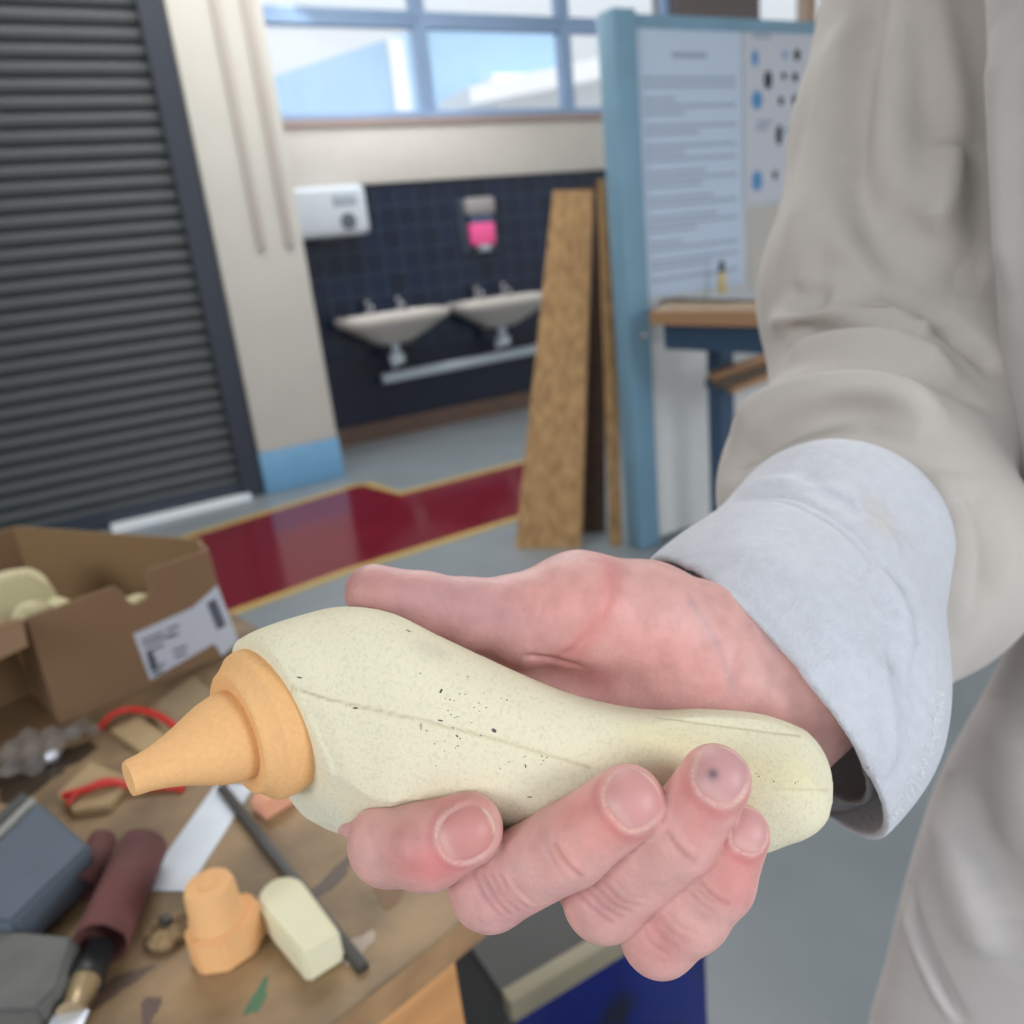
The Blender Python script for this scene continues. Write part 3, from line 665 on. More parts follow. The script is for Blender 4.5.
# tool: steel blade and wooden ferrule, coming up from the bottom
tl = empty('scraper', PZ(85, 1000, BZ), 'dark handled scraper with a bright steel end pointing to the bottom edge of the photo', 'tool')
ta = PZ(104, 960, BZ); tb = PZ(62, 1060, BZ); td = (tb-ta)/np.linalg.norm(tb-ta)
tube('handle', [ta+up*.012, ta+td*.03+up*.012], [.010, .013], mat('dark_handle', (.16, .17, .18), rough=.4), tl, 16)
lathe('ferrule', [(.011, .0), (.009, .010), (.0075, .018), (.010, .026)], mat('brass_ferrule', (.66, .58, .45), rough=.35, metal=.4), tl, ta+td*.030+up*.012, td, 24)
Rz = Matrix.Rotation(math.atan2(td[1], td[0]), 3, 'Z')
cb_ = ta+td*.095+up*.012
obox('steel_blade', cb_, (.080, .024, .003), mat('bright_steel', (.86, .89, .95), rough=.3, metal=.3), tl, Rz, .001)
rd = PZ(88, 990, BZ)
# fan of bristles / shavings beside the roll
bs = empty('bristle_brush', PZ(175, 925, BZ), 'small round worn brush head with tan bristles beside the sandpaper roll', 'brush')
c = PZ(170, 935, BZ)
lathe('bristle_disc', [(.004, 0), (.017, .001), (.018, .006), (.010, .012), (.003, .013)], mat('tan_bristles', (.64, .54, .40), rough=.9, rgb2=(.36, .28, .20), vscale=160, stretch=(1, 1, .2), bump=.001, bscale=300), bs, (c[0], c[1], BZ), seg=40)
lathe('hub', [(.005, .0), (.005, .016), (.003, .017)], m_blk, bs, (c[0], c[1], BZ+.0125-.012), seg=20)

# ================================================================ blue cabinet beyond the bench
cz0 = .40
k1 = PZ(508, 1000, cz0); k2 = PZ(606, 944, cz0); yF = k1[1]; xE = PY(712, 955, yF)[0]
cbn = empty('cabinet', ((k1[0]+xE)/2, yF+.2, 0), 'low scuffed blue cabinet with a pale front lip and dark top, behind the fingertips', 'cabinet')
m_bluec = mat('royal_blue_paint', (.05, .13, .46), rough=.35, rgb2=(.10, .12, .20), vscale=9, contrast=(.30, .50))
box('body', (k1[0]+.01, yF+.01, 0.001), (xE, yF+.42, cz0-.036), m_bluec, cbn, bev=.008)
box('front_lip', (k1[0], yF-.006, cz0-.035), (xE+.004, yF+.018, cz0), mat('cream_wood_lip', (.66, .63, .54), rough=.6, var=.1), cbn, bev=.002)
box('side_panel', (k1[0]+.002, yF+.02, .001), (k1[0]+.0095, yF+.41, cz0-.036), mat('grey_side_panel', (.33, .34, .35), rough=.6), cbn)
box('dark_top', (k1[0]-.0, yF+.018, cz0-.035), (xE+.004, yF+.42, cz0-.004), mat('dark_grey_top', (.27, .27, .27), rough=.6, var=.15), cbn)
# ================================================================ geometry by distance field (hand, sleeve, coat)
def seg_d(X, a, b, ra, rb):
    ab = b-a; t = np.clip(((X-a)@ab)/(ab@ab), 0, 1); d = X-a-t[..., None]*ab
    return np.sqrt((d*d).sum(-1))-(ra+(rb-ra)*t)
def smin(a, b, k):
    h = np.maximum(k-np.abs(a-b), 0)/k; return np.minimum(a, b)-h*h*k*0.25
def surface_nets(fun, lo, hi, h):
    lo = np.array(lo); n = np.ceil((np.array(hi)-lo)/h).astype(int)+1
    xs = [lo[i]+h*np.arange(n[i]) for i in range(3)]
    V = np.empty(n, np.float32)
    YY, ZZ = np.meshgrid(xs[1], xs[2], indexing='ij')
    for i0 in range(0, n[0], 16):
        i1 = min(i0+16, n[0]); X = np.empty((i1-i0, n[1], n[2], 3))
        X[..., 0] = xs[0][i0:i1, None, None]; X[..., 1] = YY; X[..., 2] = ZZ
        V[i0:i1] = fun(X)
    S = V < 0
    c = np.zeros(tuple(n-1), np.int8)
    for dx in (0, 1):
        for dy in (0, 1):
            for dz in (0, 1): c += S[dx:n[0]-1+dx, dy:n[1]-1+dy, dz:n[2]-1+dz]
    act = (c > 0) & (c < 8); idx = -np.ones(act.shape, np.int64); I = np.argwhere(act); idx[act] = np.arange(len(I))
    acc = np.zeros((len(I), 3)); cnt = np.zeros(len(I))
    cs = [(x, y, z) for x in (0, 1) for y in (0, 1) for z in (0, 1)]
    for a in cs:
        for ax in range(3):
            if a[ax] == 0:
                b = list(a); b[ax] = 1
                va = V[I[:, 0]+a[0], I[:, 1]+a[1], I[:, 2]+a[2]]; vb = V[I[:, 0]+b[0], I[:, 1]+b[1], I[:, 2]+b[2]]
                m = (va < 0) != (vb < 0); t = va[m]/(va[m]-vb[m]); p = np.tile(np.array(a, float), (m.sum(), 1)); p[:, ax] += t
                acc[m] += p; cnt[m] += 1
    vv = lo+h*(I+acc/cnt[:, None]); quads = []
    for ax in range(3):
        o1, o2 = [(1, 2), (2, 0), (0, 1)][ax]
        sl0 = [slice(None)]*3; sl1 = [slice(None)]*3; sl0[ax] = slice(0, -1); sl1[ax] = slice(1, None)
        A = S[tuple(sl0)]; B = S[tuple(sl1)]; E = np.argwhere(A != B)
        E = E[(E[:, o1] > 0) & (E[:, o2] > 0) & (E[:, o1] < n[o1]-1) & (E[:, o2] < n[o2]-1)]
        fl = A[E[:, 0], E[:, 1], E[:, 2]]
        def g(d1, d2):
            q = E.copy(); q[:, o1] -= d1; q[:, o2] -= d2; return idx[q[:, 0], q[:, 1], q[:, 2]]
        Q = np.stack([g(1, 1), g(0, 1), g(0, 0), g(1, 0)], 1); Q[~fl] = Q[~fl][:, ::-1]; quads.append(Q)
    Q = np.concatenate(quads); Q = Q[(Q >= 0).all(1)]
    return vv, Q
def normals(V, Q):
    n = np.cross(V[Q[:, 2]]-V[Q[:, 0]], V[Q[:, 3]]-V[Q[:, 1]]); N = np.zeros_like(V)
    for k in range(4): np.add.at(N, Q[:, k], n)
    return N/np.maximum(np.linalg.norm(N, axis=1), 1e-12)[:, None]
def smooth_mesh(V, Q, it, lam=.5):
    E = np.concatenate([Q[:, [0, 1]], Q[:, [1, 2]], Q[:, [2, 3]], Q[:, [3, 0]]]); E = np.concatenate([E, E[:, ::-1]])
    deg = np.bincount(E[:, 0], minlength=len(V)).astype(float)
    for _ in range(it):
        S = np.stack([np.bincount(E[:, 0], weights=V[E[:, 1], k], minlength=len(V)) for k in range(3)], 1); V = V+lam*(S/deg[:, None]-V)
    return V
def bvh(V, Q): return BVHTree.FromPolygons([Vector(v) for v in V.tolist()], Q.tolist())
def cast(tree, x, y):
    r = ray(x, y); r = r/np.linalg.norm(r); h = tree.ray_cast(Vector(CC.tolist()), Vector(r.tolist()))
    return (np.array(h[0]), np.array(h[1])) if h[0] is not None else (None, None)
def polyd(V, pts):
    """distance to a polyline and the parameter along it"""
    best = np.full(len(V), 1e9); par = np.zeros(len(V)); L = 0; tot = sum(np.linalg.norm(pts[i+1]-pts[i]) for i in range(len(pts)-1)) or 1
    for i in range(len(pts)-1):
        a, b = pts[i], pts[i+1]; ab = b-a; l2 = ab@ab
        if l2 < 1e-14: continue
        t = np.clip(((V-a)@ab)/l2, 0, 1); d = np.linalg.norm(V-a-t[:, None]*ab, axis=1); l = math.sqrt(l2)
        m = d < best; best[m] = d[m]; par[m] = (L+t[m]*l)/tot; L += l
    return best, par
def onsurf(tree, px, n=24):
    S = spline(px, n) if len(px) > 2 else np.array([np.array(px[0])+(np.array(px[1])-np.array(px[0]))*t for t in np.linspace(0, 1, n)])
    out = [cast(tree, x, y)[0] for x, y in S]; return [p for p in out if p is not None]
def stroke(V, N, tree, px, wd, amp, taper=True):
    pts = onsurf(tree, px)
    if len(pts) < 2: return V
    P_ = np.array(pts); lo = P_.min(0)-3*wd; hi = P_.max(0)+3*wd; m = ((V > lo) & (V < hi)).all(1)
    d, t = polyd(V[m], pts); k = np.exp(-(d/wd)**2)*amp
    if taper: k *= np.clip(np.minimum(t, 1-t)*5+.12, 0, 1)
    V = V.copy(); V[m] += N[m]*k[:, None]; return V
def paint(C_, V, tree, px, wd, col, s):
    pts = onsurf(tree, px, 12) if len(px) > 1 else [cast(tree, *px[0])[0]]
    pts = [p for p in pts if p is not None]
    if not pts: return C_
    if len(pts) == 1: pts = pts+[pts[0]+1e-5]
    P_ = np.array(pts); m = ((V > P_.min(0)-3*wd) & (V < P_.max(0)+3*wd)).all(1)
    d, t = polyd(V[m], pts); k = (np.exp(-(d/wd)**2)*s)[:, None]; C_[m] = C_[m]*(1-k)+np.array(lin(col))*k; return C_
def mesh_obj(name, V, Q, m, parent=None, tint=None, smooth=True):
    me = bpy.data.meshes.new(name); me.vertices.add(len(V)); me.vertices.foreach_set('co', V.astype(np.float32).ravel())
    me.loops.add(Q.size); me.loops.foreach_set('vertex_index', Q.astype(np.int32).ravel())
    me.polygons.add(len(Q)); me.polygons.foreach_set('loop_start', (np.arange(len(Q))*4).astype(np.int32)); 
    try: me.polygons.foreach_set('loop_total', np.full(len(Q), 4, np.int32))
    except Exception: pass
    me.update(calc_edges=True); me.validate()
    if tint is not None:
        a = me.color_attributes.new('tint', 'FLOAT_COLOR', 'POINT'); a.data.foreach_set('color', np.concatenate([tint, np.ones((len(tint), 1))], 1).astype(np.float32).ravel())
    return link(name, me, m, parent, smooth)

# ================================================================ the held foam handle
m_foam = mat('cream_modelling_foam', (.90, .88, .76), rough=.85, attr=True, var=.10, vscale=900, detail=2, bump=.00022, bscale=1500, contrast=(.30, .50))
ST = [  # top px, bottom px, depth, half thickness, tilt deg, scale
    ((244, 637), (328, 826), .2285, .0222, 20), ((262, 628), (340, 834), .2285, .0232, 19), ((300, 616), (356, 838), .2285, .0228, 16), ((345, 607), (378, 835), .228, .0220, 11), ((392, 614), (404, 814), .227, .0205, 5),
    ((440, 638), (440, 801), .226, .0190, 2), ((500, 667), (500, 818), .225, .0170, 0), ((560, 693), (558, 832), .224, .015, 0), ((610, 707), (610, 843), .2245, .0148, 0),
    ((655, 713), (658, 850), .225, .0145, -2), ((700, 712), (708, 852), .2255, .0145, -5), ((757, 717), (760, 848), .226, .0145, -5), ((797, 730), (791, 839), .2265, .0140, -4), ((812, 741), (806, 834), .2266, .0132, -3), ((823, 756), (819, 826), .2267, .0118, -2), ((830, 771), (828, 815), .2268, .0090, 0), ((832.5, 784), (832, 802), .227, .0040, 0)]
fl = spline([[*a, *b, d, t, g] for a, b, d, t, g in ST], 400)
NS, NT = len(fl), 320; FV = np.zeros((NS, NT, 3))
for i, r in enumerate(fl):
    top = P(r[0], r[1], r[4]); bot = P(r[2], r[3], r[4]); c = (top+bot)/2; eh = top-bot; hh = np.linalg.norm(eh)/2; eh /= 2*hh
    side = np.cross(CF, eh); side /= np.linalg.norm(side)       # image perpendicular
    if side@CR > 0: side = -side                                 # points left
    g = math.radians(r[6]); rd_ = c-CC; rd_ /= np.linalg.norm(rd_); rd_ = rd_-eh*(rd_@eh); rd_ /= np.linalg.norm(rd_)
    side = np.cross(rd_, eh); side = side if side@CR < 0 else -side; et = rd_*math.cos(g)+side*math.sin(g)
    th_ = r[5]; u = i/(NS-1)
    a = np.linspace(0, 2*math.pi, NT, endpoint=False); ex = 2.9
    x = np.sign(np.cos(a))*np.abs(np.cos(a))**(2/ex)*hh; y = -np.sign(np.sin(a))*np.abs(np.sin(a))**(2/ex)*th_   # y<0 : front
    def chamfer(x, y, nx, ny, off):
        l = math.hypot(nx, ny); nx /= l; ny /= l; d = np.maximum(x*nx+y*ny-off, 0); return x-d*nx*1.0, y-d*ny*1.0
    kl = float(np.clip((.30-u)/.12, 0, 1)); kr = float(np.clip((u-.55)/.15, 0, 1)*np.clip((1.0-u)/.1, 0, 1))
    sup = lambda nx, ny: ((abs(nx)*hh)**(ex/(ex-1))+(abs(ny)*th_)**(ex/(ex-1)))**((ex-1)/ex)/math.hypot(nx, ny)
    x, y = chamfer(x, y, -.8, -.75, sup(-.8, -.75)-.0045*kl)
    x, y = chamfer(x, y, .8, -.55, sup(.8, -.55)-.0022*kr)
    FV[i] = c+np.outer(x, eh)+np.outer(y, et)
FVv = FV.reshape(-1, 3)
FQ = []
for i in range(NS-1):
    for k in range(NT): FQ.append((i*NT+k, (i+1)*NT+k, (i+1)*NT+(k+1) % NT, i*NT+(k+1) % NT))
# end faces: rings shrinking to the middle, the left one slightly bevelled
def endcap(base, ring, inward, bev):
    global FVv
    c = ring.mean(0); lst = [base+k for k in range(NT)]; quads = []
    for (s, o) in ((1-bev*.4, bev*.010), (1-bev, bev*.016), (.8, bev*.017), (.5, bev*.017), (.2, bev*.017), (.02, bev*.017)):
        s0 = len(FVv); FVv = np.concatenate([FVv, c+(ring-c)*s+inward*-o]); new = [s0+k for k in range(NT)]
        for k in range(NT): quads.append((lst[k], lst[(k+1) % NT], new[(k+1) % NT], new[k]))
        lst = new
    return quads
d0_ = FV[0].mean(0)-FV[6].mean(0); nl = np.cross(FV[0, 0]-FV[0].mean(0), FV[0, NT//4]-FV[0].mean(0)); nl /= np.linalg.norm(nl); nl = nl if nl@d0_ > 0 else -nl
FQ += endcap(0, FV[0], -nl, .07)
d1_ = FV[-1].mean(0)-FV[-6].mean(0); d1_ /= np.linalg.norm(d1_)
FQ += [q[::-1] for q in endcap((NS-1)*NT, FV[-1], -d1_, .01)]
FQ = np.array(FQ)
_bm = bmesh.new(); _me = bpy.data.meshes.new('tmp'); _me.from_pydata(FVv.tolist(), [], FQ.tolist()); _bm.from_mesh(_me); recalc(_bm); _bm.to_mesh(_me); _bm.free()
FQ = np.array([list(p.vertices) for p in _me.polygons]); bpy.data.meshes.remove(_me)
ftree = bvh(FVv, FQ); FN = normals(FVv, FQ)
if (FN[:NT*NS]*(FVv[:NT*NS]-np.repeat(FV.mean(1), NT, 0))).sum() < 0: FQ = FQ[:, ::-1]; FN = -FN
FVv = stroke(FVv, FN, ftree, [(292, 688), (330, 702), (420, 726), (500, 742), (600, 772)], .0007, -.00020, False)
FVv = stroke(FVv, FN, ftree, [(650, 716), (700, 722), (760, 730), (800, 736)], .0008, -.0003)
FVv = stroke(FVv, FN, ftree, [(770, 788), (800, 792), (828, 790)], .0006, -.0002)
FC = np.tile(np.array(lin((.905, .875, .765))), (len(FVv), 1))
for px_, wd_, cl_, s_ in (([(330, 700), (460, 730), (590, 768)], .0004, (.72, .66, .50), .55), ([(292, 688), (330, 700)], .0004, (.68, .60, .45), .6), ([(655, 717), (760, 731), (800, 736)], .0004, (.66, .62, .42), .6),
                          ([(772, 789), (828, 790)], .0004, (.78, .72, .55), .5), ([(425, 648), (440, 652)], .003, (.80, .76, .68), .4), ([(290, 790), (350, 833)], .006, (.80, .80, .76), .5), ([(760, 770), (800, 775)], .006, (.92, .88, .68), .5), ([(640, 740), (700, 745), (740, 790)], .006, (.91, .86, .67), .5)):
    FC = paint(FC, FVv, ftree, px_, wd_, cl_, s_)  # bevel grey is painted shade, yellow on the right mostly painted light
foam = mesh_obj('foam_handle', FVv, FQ, m_foam, None, FC)
hroot = empty('foam_model', FV[100].mean(0), 'carved cream foam bottle-shaped model with an orange nozzle, held in the hand', 'foam model')
foam.parent = hroot; foam.matrix_parent_inverse = hroot.matrix_world.inverted(); foam.name = 'handle_body'
# specks and pencil ticks
m_tick = mat('pencil_mark', (.34, .33, .33), rough=.8)
def decal(name, px_pts, wd, tree, m, parent, off=.00006):
    """thin ribbon on the surface following pixel points"""
    pts = onsurf(tree, px_pts, 8); nr = [cast(tree, *p)[1] for p in [px_pts[0]]*1]
    V = []; Fc = []; n_ = nr[0]; n_ = n_ if n_@CF < 0 else -n_
    for i, p in enumerate(pts):
        t = pts[min(i+1, len(pts)-1)]-pts[max(0, i-1)]; t /= np.linalg.norm(t); s = np.cross(n_, t)
        w_ = wd*(.4+.6*math.sin(math.pi*(i+.5)/len(pts))); V += [p+s*w_/2+n_*off, p-s*w_/2+n_*off]
    for i in range(len(pts)-1): Fc.append((2*i, 2*i+1, 2*i+3, 2*i+2))
    return raw(name, V, Fc, m, parent)
for a_, b_2, w_ in (((406, 630), (411, 632), .0005), ((440, 693), (442, 689), .0006), ((353, 708), (358, 708), .0005), ((492, 729), (496, 732), .0009), ((421, 723), (421, 730), .0002), ((527, 797), (532, 797), .0003), ((525, 764), (526, 768), .0003), ((456, 735), (458, 737), .0004), ((438, 720), (443, 721), .0004), ((381, 812), (384, 813), .0004), ((297, 677), (302, 678), .0004)):
    decal('pencil_mark', [a_, b_2], w_, ftree, m_tick, foam)
rs = random.Random(11)
for k in range(46):
    cxp, cyp, sx_, sy_ = rs.choice(((448, 712, 14, 16), (470, 700, 18, 10), (450, 738, 9, 8), (520, 762, 16, 4), (768, 780, 20, 12), (455, 725, 20, 14)))
    x, y = rs.gauss(cxp, sx_), rs.gauss(cyp, sy_)
    if cast(ftree, x, y)[0] is not None: decal('speck', [(x, y), (x+rs.uniform(.8, 1.6), y+rs.uniform(-.6, .8))], rs.uniform(.0002, .0004), ftree, m_tick, foam)

# nozzle, turned about its own axis
m_noz = mat('orange_nozzle_foam', (.93, .72, .49), rough=.75, var=.07, vscale=700, bump=.00012, bscale=1500)
rc = P(270, 720, .2300); rr0 = (rc-CC)/np.linalg.norm(rc-CC)
tipp = min((P(128.5, 779, dd) for dd in np.linspace(.17, .23, 200)), key=lambda q: abs((q-rc)@rr0/np.linalg.norm(q-rc)+math.sin(math.radians(20))))
nax = tipp-rc; NL = np.linalg.norm(nax); nax /= NL
h0 = .0105
prof = [(.0200, -.008), (.0216, -.004), (.0219, .0005), (.0219, .0035), (.0214, .0052), (.0203, .0062), (.0186, .0080), (.0176, .0096), (.0170, .0101), (.0158, .0101), (.0140, .0090), (.0128, .0088),
        (.0126, .0094), (.0127, .0125), (.0122, .0150)]
cone0 = .0150
prof += [(r_, cone0+(NL-cone0-.0006)*t_) for r_, t_ in ((.0114, .12), (.0099, .27), (.0083, .42), (.0069, .57), (.0058, .72), (.0051, .86), (.0048, .985))]
prof += [(.0045, NL), (.0042, NL), (.0012, NL)]
pf = []
for i in range(len(prof)-1):
    for t in np.linspace(0, 1, 4, endpoint=False): pf.append((prof[i][0]*(1-t)+prof[i+1][0]*t, prof[i][1]*(1-t)+prof[i+1][1]*t))
pf.append(prof[-1])
kk_ = 3*11
lathe('nozzle_collar', pf[:kk_+1]+[(.005, .0088)], m_noz, hroot, rc, nax, 96, auto=35)
lathe('nozzle_cone', [(.005, .0080)]+pf[kk_:], m_noz, hroot, rc, nax, 96, auto=35)

# ================================================================ the person: one body mesh for hand and forearm
J = lambda x, y, d, r: (P(x, y, d), r)
def chain(X, js, k):
    d = None
    for (a, ra), (b, rb) in zip(js[:-1], js[1:]):
        s = seg_d(X, a, b, ra, rb); d = s if d is None else smin(d, s, k)
    return d
IDX = [J(440, 752, .262, .0125), J(392, 806, .246, .0112), J(390, 843, .2145, .0108), J(428, 846, .2065, .0107), J(467, 829, .2045, .0093)]
MID = [J(505, 795, .264, .0130), J(490, 868, .232, .0118), J(490, 887, .2125, .0108), J(568, 845, .203, .0104), J(628, 802, .199, .0092)]
RNG = [J(590, 815, .264, .0125), J(596, 880, .232, .0115), J(604, 899, .2115, .0105), J(678, 836, .2015, .0098), J(715, 780, .198, .0088)]
PNK = [J(670, 835, .260, .0110), J(655, 915, .230, .0102), J(659, 936, .2125, .0099), J(690, 910, .2085, .0101), J(717, 880, .2055, .0094), J(739, 834, .204, .0077)]
THB = [J(373, 592, .2435, .0086), J(425, 604, .245, .0092), J(468, 614, .247, .0106), J(520, 620, .251, .0140), J(578, 612, .256, .0190), J(645, 625, .262, .0205), J(720, 655, .270, .0215)]
PALM = [[J(770, 665, .272, .0225), J(690, 700, .268, .020), J(600, 750, .268, .017), J(500, 790, .266, .013)],
        [J(690, 700, .268, .020), J(560, 740, .268, .014), J(440, 752, .263, .0125)],
        [J(790, 700, .268, .0200), J(745, 760, .264, .0190), J(670, 835, .262, .012)],
        [J(690, 740, .268, .019), J(590, 815, .266, .013)]]
WEB = [J(600, 680, .268, .018), J(545, 690, .267, .0165), J(480, 712, .266, .014)]
ARM = [J(720, 655, .270, .0215), J(775, 660, .276, .0250), J(840, 590, .325, .0270), J(905, 470, .46, .038), J(925, 200, .53, .045)]
def hand_sdf(X):
    palm = None
    for c in PALM:
        d = chain(X, c, .008); palm = d if palm is None else smin(palm, d, .012)
    palm = smin(palm, chain(X, WEB, .008), .012)
    palm = smin(palm, chain(X, ARM, .02), .018)
    th_ = chain(X, THB, .004); body = smin(palm, th_, .007)
    out = body
    for f_ in (IDX, MID, RNG, PNK):
        fd = chain(X, f_, .0022)
        base = chain(X, f_[:2], .002)
        out = np.minimum(out, np.minimum(fd, smin(base, body, .010)))
    return out
allp = [p for c in [IDX, MID, RNG, PNK, THB]+PALM for p, r in c]+[ARM[2][0]]
lo = np.min(allp, 0)-.018; hi = np.max(allp, 0)+.018
HV, HQ = surface_nets(hand_sdf, lo, hi, .00075)
print('hand verts', len(HV))
HV = smooth_mesh(HV, HQ, 4); HN = normals(HV, HQ); htree = bvh(HV, HQ)

# creases and knuckle folds, projected on the surface
def S(px, wd, amp, taper=True):
    global HV
    HV = stroke(HV, HN, htree, px, wd, amp, taper)
# middle finger: folds over the last joint and the middle joint
for k, (dx, dy) in enumerate(((0, 0), (-9, 7), (8, -5))): S([(553+dx, 853+dy-18), (564+dx, 862+dy-2), (580+dx, 873+dy+6)], .0007, (-.00035, -.0002, -.00018)[k])
for k in range(5): S([(474+k*9, 873+k*1), (483+k*9, 895-k*1), (500+k*9, 918-k*3)], .0007, -.00028)
for k, (dx, dy) in enumerate(((0, 0), (9, -8))): S([(668+dx, 832+dy), (680+dx, 850+dy), (692+dx, 858+dy)], .0007, (-.0003, -.0002)[k])
for k in range(5): S([(578+k*9, 892-k*3), (592+k*9, 908-k*3), (612+k*9, 924-k*6)], .0007, -.00028)
for k in range(3): S([(702-k*6, 884+k*5), (715-k*6, 897+k*5), (728-k*6, 903+k*5)], .0007, -.0003)
for k in range(4): S([(640+k*9, 930-k*6), (654+k*9, 946-k*6), (672+k*9, 958-k*8)], .0006, -.0002)
S([(372, 858), (392, 876), (420, 885)], .001, .0002)
# palm: crease round the ball of the thumb, wrist folds, tendons
S([(612, 565), (612, 590), (596, 625), (572, 650), (545, 662)], .0013, -.0006)
S([(560, 560), (545, 600), (532, 640)], .0012, -.0003)
S([(522, 656), (552, 660), (585, 668)], .0012, -.0010)
S([(695, 575), (725, 610), (760, 655), (790, 700)], .004, -.0010)
S([(745, 615), (770, 650), (792, 690)], .003, .0008)
S([(735, 640), (730, 680), (705, 705)], .0018, -.0005)
S([(690, 690), (740, 680), (790, 710)], .004, .0009)
S([(520, 600), (526, 625), (520, 650)], .001, -.00025)
S([(508, 598), (513, 625), (508, 648)], .001, -.0002)
S([(455, 580), (462, 600), (458, 630)], .0012, -.0003)

# soft flesh pressed against the foam
moved = 0; Fl = FVv.min(0)-.001; Fh = FVv.max(0)+.001
cand = np.nonzero(((HV > Fl) & (HV < Fh)).all(1))[0]
FC_axis = FV.mean(1)
for i in cand:
    v = Vector(HV[i]); loc, nn, fi, dist = ftree.find_nearest(v, .012)
    if loc is None: continue
    n3 = Vector(FN[FQ[fi]].mean(0)); s = (v-loc).dot(n3)
    if s < .0003:
        q_ = loc+n3*.0003; HV[i] = (q_.x, q_.y, q_.z); moved += 1
print('pressed', moved)
HN = normals(HV, HQ); htree = bvh(HV, HQ)

# skin tint
SK = np.tile(np.array(lin((.865, .665, .64))), (len(HV), 1))
def T(px, wd, col, s):
    global SK
    SK = paint(SK, HV, htree, px, wd, col, s)
pinkr = (.86, .52, .50); redr = (.80, .42, .42); pale = (.90, .74, .67); mauve = (.78, .56, .56)
T([(352, 590), (400, 600), (470, 612), (530, 620)], .011, (.73, .54, .55), .75); T([(352, 590), (380, 585)], .006, (.74, .52, .48), .5)  # thumb's shaded side painted into the skin as darker mauve
T([(545, 600), (600, 600)], .010, (.88, .62, .58), .6); T([(640, 640), (700, 670)], .012, (.88, .62, .60), .5)
T([(612, 565), (605, 610), (575, 650)], .004, redr, .40); T([(560, 662), (600, 680)], .006, redr, .35); T([(760, 620), (790, 680)], .008, (.84, .66, .64), .5)
T([(415, 862), (440, 870)], .0065, redr, .7); T([(395, 850), (410, 830)], .006, (.82, .58, .55), .5); T([(430, 800), (480, 805)], .004, (.84, .52, .50), .5)
T([(580, 815), (610, 825)], .008, (.85, .54, .50), .7); T([(560, 855)], .006, (.86, .60, .56), .5); T([(480, 890), (500, 910)], .008, mauve, .5)
T([(690, 800), (700, 820)], .007, (.84, .53, .51), .6); T([(600, 905)], .008, mauve, .5); T([(640, 870)], .008, (.84, .64, .62), .4)
T([(735, 865), (725, 880)], .006, (.83, .51, .49), .6); T([(660, 945)], .008, (.82, .52, .51), .5); T([(760, 840), (745, 900)], .004, (.82, .52, .51), .5)
T([(556, 845), (566, 862), (582, 875)], .0007, (.70, .44, .42), .5); T([(668, 832), (680, 850), (694, 860)], .0007, (.70, .44, .42), .5); T([(702, 884), (715, 897), (728, 903)], .0007, (.70, .44, .42), .5)
for k in range(4): T([(474+k*9, 875), (483+k*9, 895), (500+k*9, 915-k*3)], .0006, (.72, .48, .48), .45); T([(578+k*9, 892-k*3), (592+k*9, 908-k*3), (612+k*9, 922-k*6)], .0006, (.72, .48, .48), .45)
T([(690, 600), (715, 640), (735, 690)], .0016, (.70, .60, .62), .35); T([(745, 600), (775, 650)], .0014, (.70, .60, .64), .35)

# nails
m_nail = mat('fingernail', (.85, .62, .60), rough=.46, attr=True, spec=.4)
NAILS = [((468, 834), (33, -17), .0072, .0062, (.80, .55, .53)), ((637, 796), (27, -24), .0068, .0066, (.83, .60, .59)), ((725, 769), (14, -26), .0070, .0060, (.80, .60, .60)), ((752, 825), (9, -24), .0058, .0048, (.82, .61, .60))]
person = None; nail_data = []
for (c, dpx, L, W, col) in NAILS:
    cp_, cn = cast(htree, *c)
    # average normal around the centre
    ns = [cast(htree, c[0]+a, c[1]+b)[1] for a in (-8, 0, 8) for b in (-8, 0, 8)]; ns = [x for x in ns if x is not None]; n_ = np.mean(ns, 0); n_ /= np.linalg.norm(n_)
    if n_@CF > 0: n_ = -n_
    ax = CR*dpx[0]-CU*dpx[1]; ax = ax-n_*(ax@n_); ax /= np.linalg.norm(ax); bx_ = np.cross(n_, ax)
    nail_data.append((cp_, ax, bx_, n_, L, W, col))
def nail_rr(V, nd):
    cp_, ax, bx_, n_, L, W, col = nd; r = V-cp_; u = r@ax/L; v = r@bx_/W; return (np.abs(u)**2.3+np.abs(v)**2.3)**(1/2.3), u, v, r@n_
for nd in nail_data:
    m = (np.linalg.norm(HV-nd[0], axis=1) < .0125); rr, u, v, w_ = nail_rr(HV[m], nd)
    face = np.clip((HN[m]@nd[3]+.15)*3, 0, 1)*(w_ > -.008)
    bump = .00020*np.exp(-((rr-1.16)/.09)**2)*np.clip(1.2-u, .15, 1)-.00040*np.clip(1.05-rr, 0, .2)*5
    HV[m] += HN[m]*(bump*face)[:, None]
    nz = .55+.45*np.sin(HV[m]@np.array([5200., 3100, 4300]))*np.sin(HV[m]@np.array([-2100., 4800, 1700])); k = (np.exp(-((rr-1.075)/.045)**2)*.62*face*nz*np.clip(.75-u, .0, 1))[:, None]; SK[m] = SK[m]*(1-k)+np.array(lin((.93, .84, .78)))*k
    k = (np.exp(-((rr-1.30)/.14)**2)*.35*face*np.clip(.4-u, 0, 1))[:, None]; SK[m] = SK[m]*(1-k)+np.array(lin((.80, .42, .42)))*k
m_skin = mat('skin', (.85, .62, .58), rough=.5, attr=True, var=.16, vscale=170, detail=9, sss=.18, bump=.00026, bscale=560, spec=.45, contrast=(.25, .62))
person = mesh_obj('person', HV, HQ, m_skin, None, SK)
tag(person, 'person in white lab coat, arm and hip in view, holding the foam model', 'person')
htree2 = htree
